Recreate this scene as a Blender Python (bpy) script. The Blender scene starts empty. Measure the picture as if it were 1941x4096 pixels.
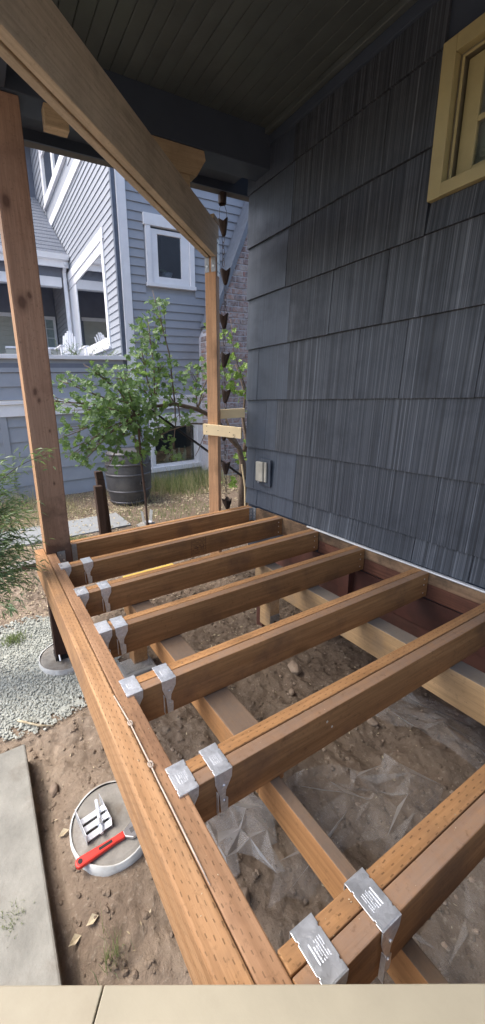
import bpy, math, random
import numpy as np
from mathutils import Vector, Matrix
random.seed(7); rng=np.random.default_rng(7)
SC=bpy.context.scene
COL=SC.collection
# ------------------------------------------------------------------ camera
cd=bpy.data.cameras.new('camera'); cam=bpy.data.objects.new('camera',cd); COL.objects.link(cam)
YAW,PIT,ROL=0.486568292,-0.252965589,0.0355057793
ca,sa,cb,sb,cc,sc_=math.cos(YAW),math.sin(YAW),math.cos(PIT),math.sin(PIT),math.cos(ROL),math.sin(ROL)
fwd=Vector((sa*cb,ca*cb,sb)); right=Vector((ca,-sa,0)); down=-(right.cross(fwd))
r_=right*cc+down*sc_; d_=-right*sc_+down*cc
cam.matrix_world=Matrix(((r_.x,-d_.x,-fwd.x,0),(r_.y,-d_.y,-fwd.y,0),(r_.z,-d_.z,-fwd.z,1.0),(0,0,0,1)))
cd.sensor_fit='VERTICAL'; cd.sensor_height=36; cd.lens=1521.36/4096*36
cd.shift_x=233.4/4096; cd.shift_y=-70.6/4096
cd.clip_start=.02; cd.clip_end=400
SC.camera=cam
# ------------------------------------------------------------------ world, sun, exposure
SUN_EL,SUN_AZ=math.radians(58),math.radians(-62)      # azimuth from +Y towards +X
w=bpy.data.worlds.new('World'); SC.world=w; w.use_nodes=True
nt=w.node_tree; bg=nt.nodes['Background']
sky=nt.nodes.new('ShaderNodeTexSky'); sky.sky_type='NISHITA'; sky.sun_disc=False
sky.sun_elevation=SUN_EL; sky.sun_rotation=SUN_AZ; sky.air_density=1.0; sky.dust_density=4.0; sky.ozone_density=1.0
nt.links.new(sky.outputs[0],bg.inputs[0]); bg.inputs[1].default_value=.15
sl=bpy.data.lights.new('sun','SUN'); sl.energy=1.1; sl.angle=math.radians(35); sl.color=(1,.96,.9)
so=bpy.data.objects.new('sun',sl); COL.objects.link(so)
sd=Vector((math.sin(SUN_AZ)*math.cos(SUN_EL),math.cos(SUN_AZ)*math.cos(SUN_EL),math.sin(SUN_EL)))
so.rotation_euler=sd.to_track_quat('Z','Y').to_euler()
SC.view_settings.view_transform='Standard'; SC.view_settings.look='None'; SC.view_settings.gamma=1
SC.view_settings.use_curve_mapping=False; SC.view_settings.exposure=1.5
# ------------------------------------------------------------------ materials
def nm(name,rough=.7,metal=0,spec=.5):
    m=bpy.data.materials.new(name); m.use_nodes=True
    n=m.node_tree.nodes; b=n['Principled BSDF']
    b.inputs['Roughness'].default_value=rough; b.inputs['Metallic'].default_value=metal
    b.inputs['Specular IOR Level'].default_value=spec
    return m,n,m.node_tree.links,b
def col(c): return (c[0],c[1],c[2],1)
def coords(n,l,scale,rand=10.0):
    tc=n.new('ShaderNodeTexCoord'); oi=n.new('ShaderNodeObjectInfo')
    mu=n.new('ShaderNodeMath'); mu.operation='MULTIPLY'; mu.inputs[1].default_value=rand
    l.new(oi.outputs['Random'],mu.inputs[0])
    ad=n.new('ShaderNodeVectorMath'); ad.operation='ADD'
    l.new(tc.outputs['Object'],ad.inputs[0]); l.new(mu.outputs[0],ad.inputs[1])
    mp=n.new('ShaderNodeMapping'); mp.inputs['Scale'].default_value=scale
    l.new(ad.outputs[0],mp.inputs['Vector'])
    return tc,ad,mp,oi
def noise(n,l,vec,scale,detail=5,rough=.6,dist=0):
    t=n.new('ShaderNodeTexNoise'); t.inputs['Scale'].default_value=scale; t.inputs['Detail'].default_value=detail
    t.inputs['Roughness'].default_value=rough; t.inputs['Distortion'].default_value=dist
    l.new(vec,t.inputs['Vector']); return t.outputs['Fac']
def ramp(n,l,fac,stops):
    r=n.new('ShaderNodeValToRGB'); e=r.color_ramp.elements
    while len(e)<len(stops): e.new(.5)
    for i,(p,c) in enumerate(stops): e[i].position=p; e[i].color=col(c) if hasattr(c,'__len__') else (c,c,c,1)
    l.new(fac,r.inputs[0]); return r.outputs[0]
def mix(n,l,fac,a,b,mode='MIX'):
    m=n.new('ShaderNodeMix'); m.data_type='RGBA'; m.blend_type=mode
    for s,v in ((m.inputs[0],fac),(m.inputs[6],a),(m.inputs[7],b)):
        if hasattr(v,'is_linked'): l.new(v,s)
        elif hasattr(v,'__len__'): s.default_value=col(v)
        else: s.default_value=v
    return m.outputs[2]
def math_(n,l,op,a,b=0.):
    m=n.new('ShaderNodeMath'); m.operation=op
    for s,v in ((m.inputs[0],a),(m.inputs[1],b)):
        if hasattr(v,'is_linked'): l.new(v,s)
        else: s.default_value=v
    return m.outputs[0]
def bump(n,l,b,h,dist=.003,st=.6):
    u=n.new('ShaderNodeBump'); u.inputs['Distance'].default_value=dist; u.inputs['Strength'].default_value=st
    l.new(h,u.inputs['Height']); l.new(u.outputs[0],b.inputs['Normal'])
def simple(name,c,rough=.7,metal=0,var=.15,vs=12,bd=0,spec=.5,dirt=None):
    m,n,l,b=nm(name,rough,metal,spec)
    tc,ad,mp,oi=coords(n,l,(1,1,1))
    f=noise(n,l,mp.outputs[0],vs,6)
    c2=tuple(min(1,x*(1+var)) for x in c); c1=tuple(x*(1-var) for x in c)
    o=ramp(n,l,f,[(.3,c1),(.7,c2)])
    if dirt:
        g=noise(n,l,mp.outputs[0],vs*.35,8,.7)
        k=ramp(n,l,g,[(.5,0.),(.68,dirt[1])])
        o=mix(n,l,k,o,dirt[0])
    l.new(o,b.inputs['Base Color'])
    if bd: bump(n,l,b,noise(n,l,mp.outputs[0],vs*6,6),bd)
    return m
def wood(name,lo,hi,axis,knots=.5,incise=False,stain=None,dust=None,rough=.72,bd=.0015,grain=1.0,ring=28,post=False,stain_lo=.5):
    m,n,l,b=nm(name,rough,0,.3)
    s=[ring*grain]*3; s[axis]=1.3*grain
    tc,ad,mp,oi=coords(n,l,s)
    g=noise(n,l,mp.outputs[0],1,7,.62,.6)
    o=ramp(n,l,g,[(.3,lo),(.52,tuple((a+b_)/2 for a,b_ in zip(lo,hi))),(.72,hi)])
    s2=[90]*3; s2[axis]=4
    mp2=n.new('ShaderNodeMapping'); mp2.inputs['Scale'].default_value=s2; l.new(ad.outputs[0],mp2.inputs['Vector'])
    f=noise(n,l,mp2.outputs[0],1,4)
    o=mix(n,l,ramp(n,l,f,[(.35,.35),(.6,0.)]),o,tuple(x*.45 for x in lo))
    big=noise(n,l,ad.outputs[0],3.2,5,.65)
    bs=stain or tuple(x*.4 for x in lo)
    o=mix(n,l,ramp(n,l,big,[(stain_lo,0.),(stain_lo+.2,.8 if stain else .4)]),o,bs)
    if knots:
        s3=[14]*3; s3[axis]=6
        mp3=n.new('ShaderNodeMapping'); mp3.inputs['Scale'].default_value=s3; l.new(ad.outputs[0],mp3.inputs['Vector'])
        v=n.new('ShaderNodeTexVoronoi'); v.inputs['Scale'].default_value=.45; l.new(mp3.outputs[0],v.inputs['Vector'])
        o=mix(n,l,ramp(n,l,v.outputs['Distance'],[(.04,knots),(.13,knots*.55),(.2,0.)]),o,tuple(x*.28 for x in lo))
    if dust:
        ge=n.new('ShaderNodeNewGeometry'); sx=n.new('ShaderNodeSeparateXYZ'); l.new(ge.outputs['True Normal'],sx.inputs[0])
        up=ramp(n,l,sx.outputs[2],[(.5,0.),(.8,1.)])
        dn=noise(n,l,ad.outputs[0],22,10,.8)
        dk=math_(n,l,'MULTIPLY',up,ramp(n,l,dn,[(.3,.35 if dust[1]<1 else .8),(.62,dust[1])]))
        o=mix(n,l,dk,o,dust[0])
    sp_=noise(n,l,ad.outputs[0],55,6,.75)
    o=mix(n,l,ramp(n,l,sp_,[(.56,0.),(.70,.55)]),o,tuple(x*.4 for x in lo))
    h=math_(n,l,'ADD',g,f)
    if incise:
        sx2=n.new('ShaderNodeSeparateXYZ'); l.new(tc.outputs['Object'],sx2.inputs[0])
        oth=math_(n,l,'ADD',sx2.outputs[1-axis] if axis<2 else sx2.outputs[0],sx2.outputs[2])
        cb_=n.new('ShaderNodeCombineXYZ'); l.new(sx2.outputs[axis],cb_.inputs[0]); l.new(oth,cb_.inputs[1])
        wob=noise(n,l,tc.outputs['Object'],30,2)
        u=math_(n,l,'DIVIDE',sx2.outputs[axis],.033); v=math_(n,l,'DIVIDE',math_(n,l,'ADD',oth,math_(n,l,'MULTIPLY',wob,.006)),.0125)
        row=math_(n,l,'FLOOR',v); u=math_(n,l,'ADD',u,math_(n,l,'MULTIPLY',row,.37)); u=math_(n,l,'ADD',u,math_(n,l,'MULTIPLY',wob,.5))
        du=math_(n,l,'ABSOLUTE',math_(n,l,'SUBTRACT',math_(n,l,'FRACT',u),.5)); dv=math_(n,l,'ABSOLUTE',math_(n,l,'SUBTRACT',math_(n,l,'FRACT',v),.5))
        inv=math_(n,l,'MULTIPLY',math_(n,l,'LESS_THAN',du,.13),math_(n,l,'LESS_THAN',dv,.10)); inv=math_(n,l,'MULTIPLY',inv,ramp(n,l,noise(n,l,tc.outputs['Object'],24,3),[(.25,.35),(.5,1.)]))
        # dashes narrower than the rows: keep only the long middle of a cell
        o=mix(n,l,math_(n,l,'MULTIPLY',inv,.62),o,tuple(x*.28 for x in lo))
        h=math_(n,l,'SUBTRACT',h,math_(n,l,'MULTIPLY',inv,2.))
    if post:   # knots and the damp foot of the big post
        sp=n.new('ShaderNodeSeparateXYZ'); l.new(tc.outputs['Object'],sp.inputs[0])
        wv_=math_(n,l,'MULTIPLY',math_(n,l,'SUBTRACT',noise(n,l,tc.outputs['Object'],14,4),.5),.02)
        for kx,kz,kr in ((-.025,1.70,.020),(.02,1.74,.010),(-.018,1.20,.011),(.0,1.15,.007),(.04,.96,.005),(-.04,2.2,.018),(.03,.62,.005)):
            dx=math_(n,l,'ADD',math_(n,l,'SUBTRACT',sp.outputs[0],kx),wv_); dz=math_(n,l,'MULTIPLY',math_(n,l,'SUBTRACT',sp.outputs[2],kz),.6)
            dd=math_(n,l,'SQRT',math_(n,l,'ADD',math_(n,l,'MULTIPLY',dx,dx),math_(n,l,'MULTIPLY',dz,dz)))
            o=mix(n,l,ramp(n,l,math_(n,l,'DIVIDE',dd,kr*2.4),[(.3,.85),(.55,.35),(1,0.)]),o,(.085,.045,.032))
        wet=math_(n,l,'ADD',sp.outputs[2],math_(n,l,'MULTIPLY',noise(n,l,tc.outputs['Object'],8,5),.55))
        o=mix(n,l,ramp(n,l,wet,[(.42,.72),(.50,.12),(.62,.12),(.70,.45),(.80,.0)]),o,(.075,.042,.032))
    # per-board tone
    tone=ramp(n,l,oi.outputs['Random'],[(0,.8),(1,1.12)])
    o=mix(n,l,1.,o,tone,'MULTIPLY')
    l.new(o,b.inputs['Base Color']); bump(n,l,b,h,bd,.7)
    return m
M={}
BR_LO,BR_HI=(.25,.12,.045),(.42,.22,.092)
OR_LO,OR_HI=(.30,.155,.07),(.44,.25,.125)
DUSTC=((.22,.155,.115),.8)
M['joist_front']=wood('treated_brown_wood_x',BR_LO,BR_HI,0,.6,stain=(.14,.075,.042),dust=DUSTC)
M['joist_back']=wood('orange_incised_wood_x',(.33,.165,.065),(.48,.265,.12),0,.4,incise=True,stain=(.22,.12,.06))
M['rim_out']=wood('orange_incised_wood_y',(.31,.165,.075),(.44,.26,.135),1,.3,incise=True,stain=(.19,.115,.07))
M['rim_in']=wood('brown_incised_wood_y',(.23,.125,.065),(.34,.20,.115),1,.3,incise=True,stain=(.10,.05,.03))
M['post']=wood('brown_post_wood',(.27,.165,.115),(.37,.235,.165),2,0,stain=(.20,.115,.08),ring=18,rough=.65,post=True)
M['post_pale']=wood('pale_fir_wood',(.50,.28,.15),(.66,.40,.22),2,.45,ring=20,rough=.6)
M['dark_post']=wood('dark_wet_wood',(.035,.018,.012),(.07,.03,.02),2,0,ring=20)
M['beam']=wood('pale_beam_wood',(.50,.41,.30),(.60,.51,.39),0,.4,ring=7)
M['beam2']=wood('pale_block_wood',(.42,.31,.19),(.52,.40,.26),0,.3,ring=10)
M['girder']=wood('girder_wood',(.36,.19,.085),(.50,.28,.13),1,.2,stain=(.24,.16,.10),dust=((.13,.10,.08),1.),ring=16)
M['girder_y']=wood('yellow_girder_wood',(.40,.27,.14),(.52,.36,.20),1,.2,stain=(.25,.20,.15),dust=((.17,.155,.14),1.),ring=16)
M['ledger']=wood('stained_ledger_wood',(.20,.12,.07),(.32,.21,.125),1,.2,stain=(.022,.018,.015),ring=20,stain_lo=.40)
M['red_ledger']=wood('reddish_ledger_wood',(.13,.055,.035),(.20,.09,.06),1,.3,stain=(.06,.03,.022))
M['cream']=simple('cream_painted_board',(.33,.295,.215),.6,0,.08,6,.001,dirt=((.24,.20,.14),.45))
M['brace']=simple('cream_plank',(.82,.66,.40),.6,0,.06,8,.0006)
M['red_board']=simple('dark_red_boards',(.085,.034,.026),.6,0,.3,6,.001,dirt=((.04,.025,.02),.7))
M['stump']=wood('weathered_stump',(.045,.026,.018),(.09,.055,.04),2,0,ring=20)
M['galv']=None
def galv(name,c=(.78,.81,.86),rough=.38):
    m,n,l,b=nm(name,rough,.86)
    tc,ad,mp,oi=coords(n,l,(1,1,1))
    v=n.new('ShaderNodeTexVoronoi'); v.inputs['Scale'].default_value=110; l.new(mp.outputs[0],v.inputs['Vector'])
    s=n.new('ShaderNodeSeparateColor'); l.new(v.outputs['Color'],s.inputs[0])
    o=ramp(n,l,s.outputs[0],[(0,tuple(x*.8 for x in c)),(1,c)])
    g=noise(n,l,mp.outputs[0],30,7,.7)
    o=mix(n,l,ramp(n,l,g,[(.5,0.),(.7,.35)]),o,tuple(x*.55 for x in c))
    l.new(o,b.inputs['Base Color'])
    l.new(ramp(n,l,g,[(.3,rough-.08),(.7,rough+.2)]),b.inputs['Roughness'])
    bump(n,l,b,g,.0006,.5); return m
M['galv']=galv('galvanized_steel'); M['galv_d']=galv('dull_galvanized_steel',(.42,.45,.48),.5)
M['nail']=simple('nail_head',(.75,.75,.74),.3,.8)
M['print']=simple('white_print',(.75,.78,.82),.6,0,.05)
M['print_dim']=simple('faint_grey_print',(.55,.57,.60),.6,0,.05)
M['inkbrown']=simple('dark_stamp_ink',(.06,.03,.018),.8,0,.3,40)
def shingle_mat(name,lo,hi,contrast=1.,rough=.5):
    m,n,l,b=nm(name,rough,0,.5)
    tc,ad,mp,oi=coords(n,l,(1.5,230,.35))
    f1=noise(n,l,mp.outputs[0],1,3,.5)
    mp2=n.new('ShaderNodeMapping'); mp2.inputs['Scale'].default_value=(1,75,.25); l.new(ad.outputs[0],mp2.inputs['Vector'])
    f2=noise(n,l,mp2.outputs[0],1,4,.6)
    s=math_(n,l,'MULTIPLY_ADD',f1,.55); 
    s=math_(n,l,'ADD',math_(n,l,'MULTIPLY',f1,.55),math_(n,l,'MULTIPLY',f2,.45))
    mid=tuple(a+(b_-a)*.28 for a,b_ in zip(lo,hi))
    o=ramp(n,l,s,[(.36,tuple(x*.55 for x in lo)),(.46,lo),(.56,mid),(.66,hi)])
    if contrast<1: o=mix(n,l,1-contrast,o,tuple(a+(b_-a)*.25 for a,b_ in zip(lo,hi)))
    big=noise(n,l,ad.outputs[0],5,6,.65)
    o=mix(n,l,ramp(n,l,big,[(.5,0.),(.75,.5)]),o,tuple(x*.6 for x in lo))
    tone=ramp(n,l,oi.outputs['Random'],[(0,.93),(1,1.07)])
    o=mix(n,l,1.,o,tone,'MULTIPLY')
    l.new(o,b.inputs['Base Color'])
    l.new(ramp(n,l,big,[(.3,rough-.1),(.7,rough+.15)]),b.inputs['Roughness'])
    bump(n,l,b,s,.006*contrast,.9); return m
M['shingle']=shingle_mat('combed_slate_shingle',(.030,.037,.049),(.145,.162,.19))
M['shingle_s']=shingle_mat('smooth_slate_shingle',(.040,.052,.074),(.10,.12,.155),.45,.42)
M['house_dark']=simple('dark_blue_grey_paint',(.040,.054,.080),.6,0,.12,5,.0008)
M['ceil']=simple('dark_grey_green_ceiling_paint',(.070,.083,.082),.42,0,.18,5,.0006)
M['trimy']=simple('cream_window_paint',(.36,.31,.155),.5,0,.08,7,.0004)
M['trimd']=simple('shaded_cream_window_paint',(.17,.15,.10),.5,0,.1,7,.0004)  # darker copy of the window cream, jamb shade put into the colour
M['flash']=simple('pale_flashing_metal',(.55,.56,.56),.45,.3,.12,14,.0005)
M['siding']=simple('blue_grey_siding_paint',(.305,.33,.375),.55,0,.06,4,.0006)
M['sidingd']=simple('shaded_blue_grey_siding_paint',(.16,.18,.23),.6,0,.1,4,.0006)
M['white']=simple('white_trim_paint',(.78,.79,.82),.5,0,.05,5,.0003)
M['beige']=simple('beige_siding_paint',(.42,.42,.37),.6,0,.06,5)
M['downspout']=simple('slate_downspout_metal',(.12,.14,.18),.4,.2)
M['interior']=simple('dark_room',(.03,.032,.035),.9)
M['roof']=simple('dark_slate_roof_shingles',(.12,.14,.18),.85,0,.35,30,.002)
M['conc']=simple('smooth_grey_concrete',(.30,.29,.27),.8,0,.12,7,.0012,dirt=((.20,.17,.14),.6))
M['conc_w']=simple('wet_grey_concrete',(.22,.21,.19),.9,0,.2,18,.003,dirt=((.13,.105,.08),.85))
M['slab']=simple('old_concrete_slab',(.23,.226,.20),.85,0,.2,9,.004,dirt=((.14,.115,.09),.8))
M['path']=simple('pale_paving_concrete',(.235,.25,.26),.85,0,.1,5,.001,dirt=((.25,.23,.20),.5))
M['tube_w']=simple('white_form_tube',(.46,.47,.46),.6,0,.15,12,.001,dirt=((.22,.18,.145),.9))
M['gravel']=simple('grey_green_gravel',(.345,.36,.325),.9,0,.28,60)
M['stone']=simple('brown_field_stone',(.26,.20,.15),.85,0,.3,12,.002)
M['mortar']=simple('pale_mortar',(.46,.46,.50),.9,0,.15,30,.002)
M['red']=simple('red_rubber_grip',(.55,.035,.025),.42,0,.08,20)
M['chrome']=simple('wrench_steel',(.6,.6,.62),.3,.9)
M['black']=simple('black_metal',(.018,.017,.018),.5,.3)
M['bronze']=simple('dark_bronze_chain',(.045,.032,.028),.5,.5,.3,30)
M['rope']=simple('dirty_white_cord',(.42,.35,.29),.9,0,.2,60,.0008)
M['yellow']=simple('yellow_plastic',(.50,.34,.07),.5)
M['barrel']=simple('charcoal_barrel',(.055,.055,.06),.55,0,.25,8,.001,dirt=((.16,.15,.14),.4))
M['hoop']=simple('grey_barrel_hoop',(.10,.10,.11),.45,.4,.2)
M['bark']=simple('grey_brown_bark',(.16,.12,.09),.9,0,.35,30,.004)
M['stake']=simple('brown_stake',(.09,.055,.04),.9,0,.2,20)
M['outlet']=simple('grey_beige_outlet_cover',(.40,.39,.34),.4,.1)
M['timber']=wood('old_edging_timber',(.16,.115,.08),(.27,.20,.145),0,0,dust=((.30,.30,.30),.9),ring=14)
M['bottle']=simple('pale_plastic_bottle',(.5,.6,.55),.4)
M['cloth']=simple('light_curtain',(.55,.52,.36),.8,0,.1,6)
M['soil_pot']=simple('grey_cement_block',(.30,.30,.29),.9,0,.12,20,.001)
def leafm(name,a,b_,tr=.35,rough=.45):
    m,n,l,b=nm(name,rough)
    tc,ad,mp,oi=coords(n,l,(1,1,1),5)
    f=noise(n,l,tc.outputs['Object'],9,3)
    f2=noise(n,l,tc.outputs['Object'],60,2)
    o=ramp(n,l,math_(n,l,'ADD',math_(n,l,'MULTIPLY',f,.5),math_(n,l,'MULTIPLY',f2,.5)),[(.36,a),(.64,b_)])
    l.new(o,b.inputs['Base Color'])
    t=n.new('ShaderNodeBsdfTranslucent'); l.new(mix(n,l,.5,o,(.25,.4,.05)),t.inputs[0])
    mx=n.new('ShaderNodeMixShader'); mx.inputs[0].default_value=tr
    l.new(b.outputs[0],mx.inputs[1]); l.new(t.outputs[0],mx.inputs[2])
    l.new(mx.outputs[0],n['Material Output'].inputs[0]); return m
M['leaf']=leafm('tree_leaf',(.07,.135,.05),(.19,.30,.13),.45)
M['leaf_y']=leafm('young_leaf',(.14,.24,.05),(.25,.38,.08))
M['willow']=leafm('shrub_leaf',(.10,.16,.085),(.24,.33,.18))
M['dry']=leafm('dry_grass',(.42,.35,.22),(.62,.54,.38),.25,.8)
M['green']=leafm('green_weed',(.16,.20,.10),(.34,.36,.22),.35,.6)
M['litter']=leafm('dry_leaf_litter',(.27,.21,.13),(.62,.54,.38),.1,.8)
def brickm():
    m,n,l,b=nm('old_brick',.85)
    tc,ad,mp,oi=coords(n,l,(1,1,1),30)
    o=ramp(n,l,oi.outputs['Random'],[(0,(.27,.15,.125)),(.3,(.19,.14,.14)),(.5,(.32,.21,.18)),(.7,(.14,.115,.12)),(.85,(.33,.27,.24)),(1,(.26,.13,.11))])
    f=noise(n,l,mp.outputs[0],14,6,.7)
    o=mix(n,l,ramp(n,l,f,[(.42,0.),(.58,.8)]),o,(.40,.39,.41))
    g=noise(n,l,mp.outputs[0],7,5,.7)
    o=mix(n,l,ramp(n,l,g,[(.55,0.),(.65,.7)]),o,(.07,.06,.065))
    l.new(o,b.inputs['Base Color']); bump(n,l,b,f,.008,.8); return m
M['brick']=brickm()
def glassm(name,tint=(.9,.95,1),refl=.35,rough=.02):
    m=bpy.data.materials.new(name); m.use_nodes=True; n=m.node_tree.nodes; l=m.node_tree.links
    n.remove(n['Principled BSDF'])
    t=n.new('ShaderNodeBsdfTransparent'); t.inputs[0].default_value=col(tint)
    g=n.new('ShaderNodeBsdfGlossy'); g.inputs['Roughness'].default_value=rough; g.inputs[0].default_value=(1,1,1,1)
    fr=n.new('ShaderNodeFresnel'); fr.inputs[0].default_value=1.5
    f=math_(n,l,'ADD',fr.outputs[0],refl)
    x=n.new('ShaderNodeMixShader'); l.new(f,x.inputs[0]); l.new(t.outputs[0],x.inputs[1]); l.new(g.outputs[0],x.inputs[2])
    l.new(x.outputs[0],n['Material Output'].inputs[0]); return m
M['glass']=glassm('window_glass',refl=.22); M['glass_b']=glassm('basement_glass',(.9,.97,.95),.02)
M['glass_m']=glassm('reflecting_window_glass',(.5,.55,.58),.55)
def plasticm(add=0.):
    m=bpy.data.materials.new('clear_plastic_sheet'); m.use_nodes=True; n=m.node_tree.nodes; l=m.node_tree.links
    b=n['Principled BSDF']; b.inputs['Base Color'].default_value=(.55,.55,.55,1); b.inputs['Roughness'].default_value=.28
    t=n.new('ShaderNodeBsdfTransparent'); tc=n.new('ShaderNodeTexCoord')
    f=noise(n,l,tc.outputs['Object'],6,6,.7)
    x=n.new('ShaderNodeMixShader'); lw=n.new('ShaderNodeLayerWeight'); lw.inputs[0].default_value=.35; l.new(math_(n,l,'ADD',ramp(n,l,f,[(.42,.015+add),(.8,.13+add)]),math_(n,l,'MULTIPLY',lw.outputs['Facing'],.55)),x.inputs[0])
    l.new(t.outputs[0],x.inputs[1]); l.new(b.outputs[0],x.inputs[2]); l.new(x.outputs[0],n['Material Output'].inputs[0])
    return m
M['plastic']=plasticm(); M['plastic_b']=plasticm(.18)
def groundm():
    m,n,l,b=nm('bare_soil',.95,0,.2)
    tc=n.new('ShaderNodeTexCoord'); v=tc.outputs['Object']
    a=noise(n,l,v,2.2,8,.65); f=noise(n,l,v,45,8,.7); p=noise(n,l,v,9,8,.7)
    o=ramp(n,l,a,[(.3,(.17,.128,.094)),(.5,(.25,.197,.148)),(.7,(.32,.262,.205))])
    sx=n.new('ShaderNodeSeparateXYZ'); l.new(v,sx.inputs[0])   # shade under the deck put into the soil colour
    deck_shade=math_(n,l,'ADD',sx.outputs[0],math_(n,l,'MULTIPLY',a,.9))
    o=mix(n,l,ramp(n,l,math_(n,l,'MULTIPLY',deck_shade,.4),[(.42,0.),(.62,.62)]),o,(.11,.082,.06))
    o=mix(n,l,ramp(n,l,p,[(.42,.0),(.62,.6)]),o,(.15,.112,.083))
    o=mix(n,l,ramp(n,l,f,[(.56,.0),(.7,.6)]),o,(.40,.345,.275))
    o=mix(n,l,ramp(n,l,f,[(.3,.6),(.42,.0)]),o,(.055,.038,.027))
    l.new(o,b.inputs['Base Color'])
    bump(n,l,b,math_(n,l,'ADD',f,p),.012,.8); return m
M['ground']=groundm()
def lamp_m():
    m,n,l,b=nm('warm_lamp_glass'); b.inputs['Base Color'].default_value=(.8,.5,.15,1)
    b.inputs['Emission Color'].default_value=(1,.62,.18,1); b.inputs['Emission Strength'].default_value=1.2; return m
M['lamp']=lamp_m()
# ------------------------------------------------------------------ mesh builder
class MB:
    def __init__(s): s.v=[]; s.f=[]
    def add(s,vs,fs):
        o=len(s.v); s.v+= [tuple(x) for x in vs]; s.f+=[tuple(i+o for i in f) for f in fs]; return s
    def box(s,x0,x1,y0,y1,z0,z1):
        return s.add([(x0,y0,z0),(x1,y0,z0),(x1,y1,z0),(x0,y1,z0),(x0,y0,z1),(x1,y0,z1),(x1,y1,z1),(x0,y1,z1)],
          [(0,3,2,1),(4,5,6,7),(0,1,5,4),(1,2,6,5),(2,3,7,6),(3,0,4,7)])
    def obox(s,o,a,b,c):    # corner o, three edge vectors
        o,a,b,c=map(Vector,(o,a,b,c))
        fs=[(0,3,2,1),(4,5,6,7),(0,1,5,4),(1,2,6,5),(2,3,7,6),(3,0,4,7)]
        if a.cross(b).dot(c)<0: fs=[f[::-1] for f in fs]
        return s.add([o,o+a,o+a+b,o+b,o+c,o+a+c,o+a+b+c,o+b+c],fs)
    def prism(s,pts,d):     # polygon pts extruded by vector d
        d=Vector(d); n=len(pts); P=[Vector(p) for p in pts]
        nn=Vector((0,0,0))
        for i in range(n): nn+=P[i].cross(P[(i+1)%n])
        flip=nn.dot(d)>0
        fs=[tuple(range(n)),tuple(range(2*n-1,n-1,-1))]+[(i,i+n,(i+1)%n+n,(i+1)%n) for i in range(n)]
        if flip: fs=[f[::-1] for f in fs]
        return s.add(P+[p+d for p in P],fs)
    def cyl(s,p,q,r,r2=None,n=12,cap=True):
        p,q=Vector(p),Vector(q); d=(q-p).normalized(); u=d.orthogonal().normalized(); v=d.cross(u)
        r2=r if r2 is None else r2
        vs=[p+(u*math.cos(t)+v*math.sin(t))*r for t in [2*math.pi*i/n for i in range(n)]]+[q+(u*math.cos(t)+v*math.sin(t))*r2 for t in [2*math.pi*i/n for i in range(n)]]
        fs=[(i,(i+1)%n,(i+1)%n+n,i+n) for i in range(n)]
        if cap: fs+=[tuple(range(n-1,-1,-1)),tuple(range(n,2*n))]
        return s.add(vs,fs)
    def tube(s,pts,rs,n=7):
        P=[Vector(p) for p in pts]; rs=rs if hasattr(rs,'__len__') else [rs]*len(P)
        vs=[];up=None
        for i,p in enumerate(P):
            d=(P[min(i+1,len(P)-1)]-P[max(i-1,0)]).normalized()
            u=d.orthogonal().normalized() if up is None else (up-d*up.dot(d)).normalized()
            up=u; v=d.cross(u)
            vs+=[p+(u*math.cos(2*math.pi*k/n)+v*math.sin(2*math.pi*k/n))*rs[i] for k in range(n)]
        fs=[(i*n+k,i*n+(k+1)%n,(i+1)*n+(k+1)%n,(i+1)*n+k) for i in range(len(P)-1) for k in range(n)]
        fs+=[tuple(range(n-1,-1,-1)),tuple(range((len(P)-1)*n,len(P)*n))]
        return s.add(vs,fs)
    def lathe(s,c,prof,n=32):
        vs=[(c[0]+r*math.cos(2*math.pi*k/n),c[1]+r*math.sin(2*math.pi*k/n),c[2]+z) for r,z in prof for k in range(n)]
        fs=[(i*n+k,i*n+(k+1)%n,(i+1)*n+(k+1)%n,(i+1)*n+k) for i in range(len(prof)-1) for k in range(n)]
        return s.add(vs,fs)
    def blob(s,c,r,seed=None,sub=False):
        t=(1+5**.5)/2
        V=[(-1,t,0),(1,t,0),(-1,-t,0),(1,-t,0),(0,-1,t),(0,1,t),(0,-1,-t),(0,1,-t),(t,0,-1),(t,0,1),(-t,0,-1),(-t,0,1)]
        F=[(0,11,5),(0,5,1),(0,1,7),(0,7,10),(0,10,11),(1,5,9),(5,11,4),(11,10,2),(10,7,6),(7,1,8),(3,9,4),(3,4,2),(3,2,6),(3,6,8),(3,8,9),(4,9,5),(2,4,11),(6,2,10),(8,6,7),(9,8,1)]
        a=random.random()*6.28; ca_,sa_=math.cos(a),math.sin(a)
        vs=[]
        for x,y,z in V:
            k=random.uniform(.75,1.15)/1.9; x,y,z=x*r[0]*k,y*r[1]*k,z*r[2]*k
            vs.append((c[0]+x*ca_-y*sa_,c[1]+x*sa_+y*ca_,c[2]+z))
        return s.add(vs,F)
    def build(s,name,mat,parent=None,smooth=False,bevel=0,kind=None,label=None):
        off=Vector((0,0,0)); p=parent
        if parent is not None: off=root_loc(parent)
        me=bpy.data.meshes.new(name)
        me.from_pydata([(x-off.x,y-off.y,z-off.z) for x,y,z in s.v],[],s.f); me.update()
        me.materials.append(M[mat] if isinstance(mat,str) else mat)
        if smooth: me.polygons.foreach_set('use_smooth',[True]*len(me.polygons))
        o=bpy.data.objects.new(name,me); COL.objects.link(o)
        if parent is not None: o.parent=parent
        if bevel:
            b=o.modifiers.new('bevel','BEVEL'); b.width=bevel; b.segments=2; b.limit_method='ANGLE'
        if kind: o['kind']=kind
        if label: o['label']=label
        return o
def root_loc(o):
    while o.parent: o=o.parent
    return o.location
def thing(name,label,cat,loc=(0,0,0),group=None):
    o=bpy.data.objects.new(name,None); o.empty_display_size=.1; COL.objects.link(o)
    o.location=loc; o['label']=label; o['category']=cat
    if group: o['group']=group
    return o
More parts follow.
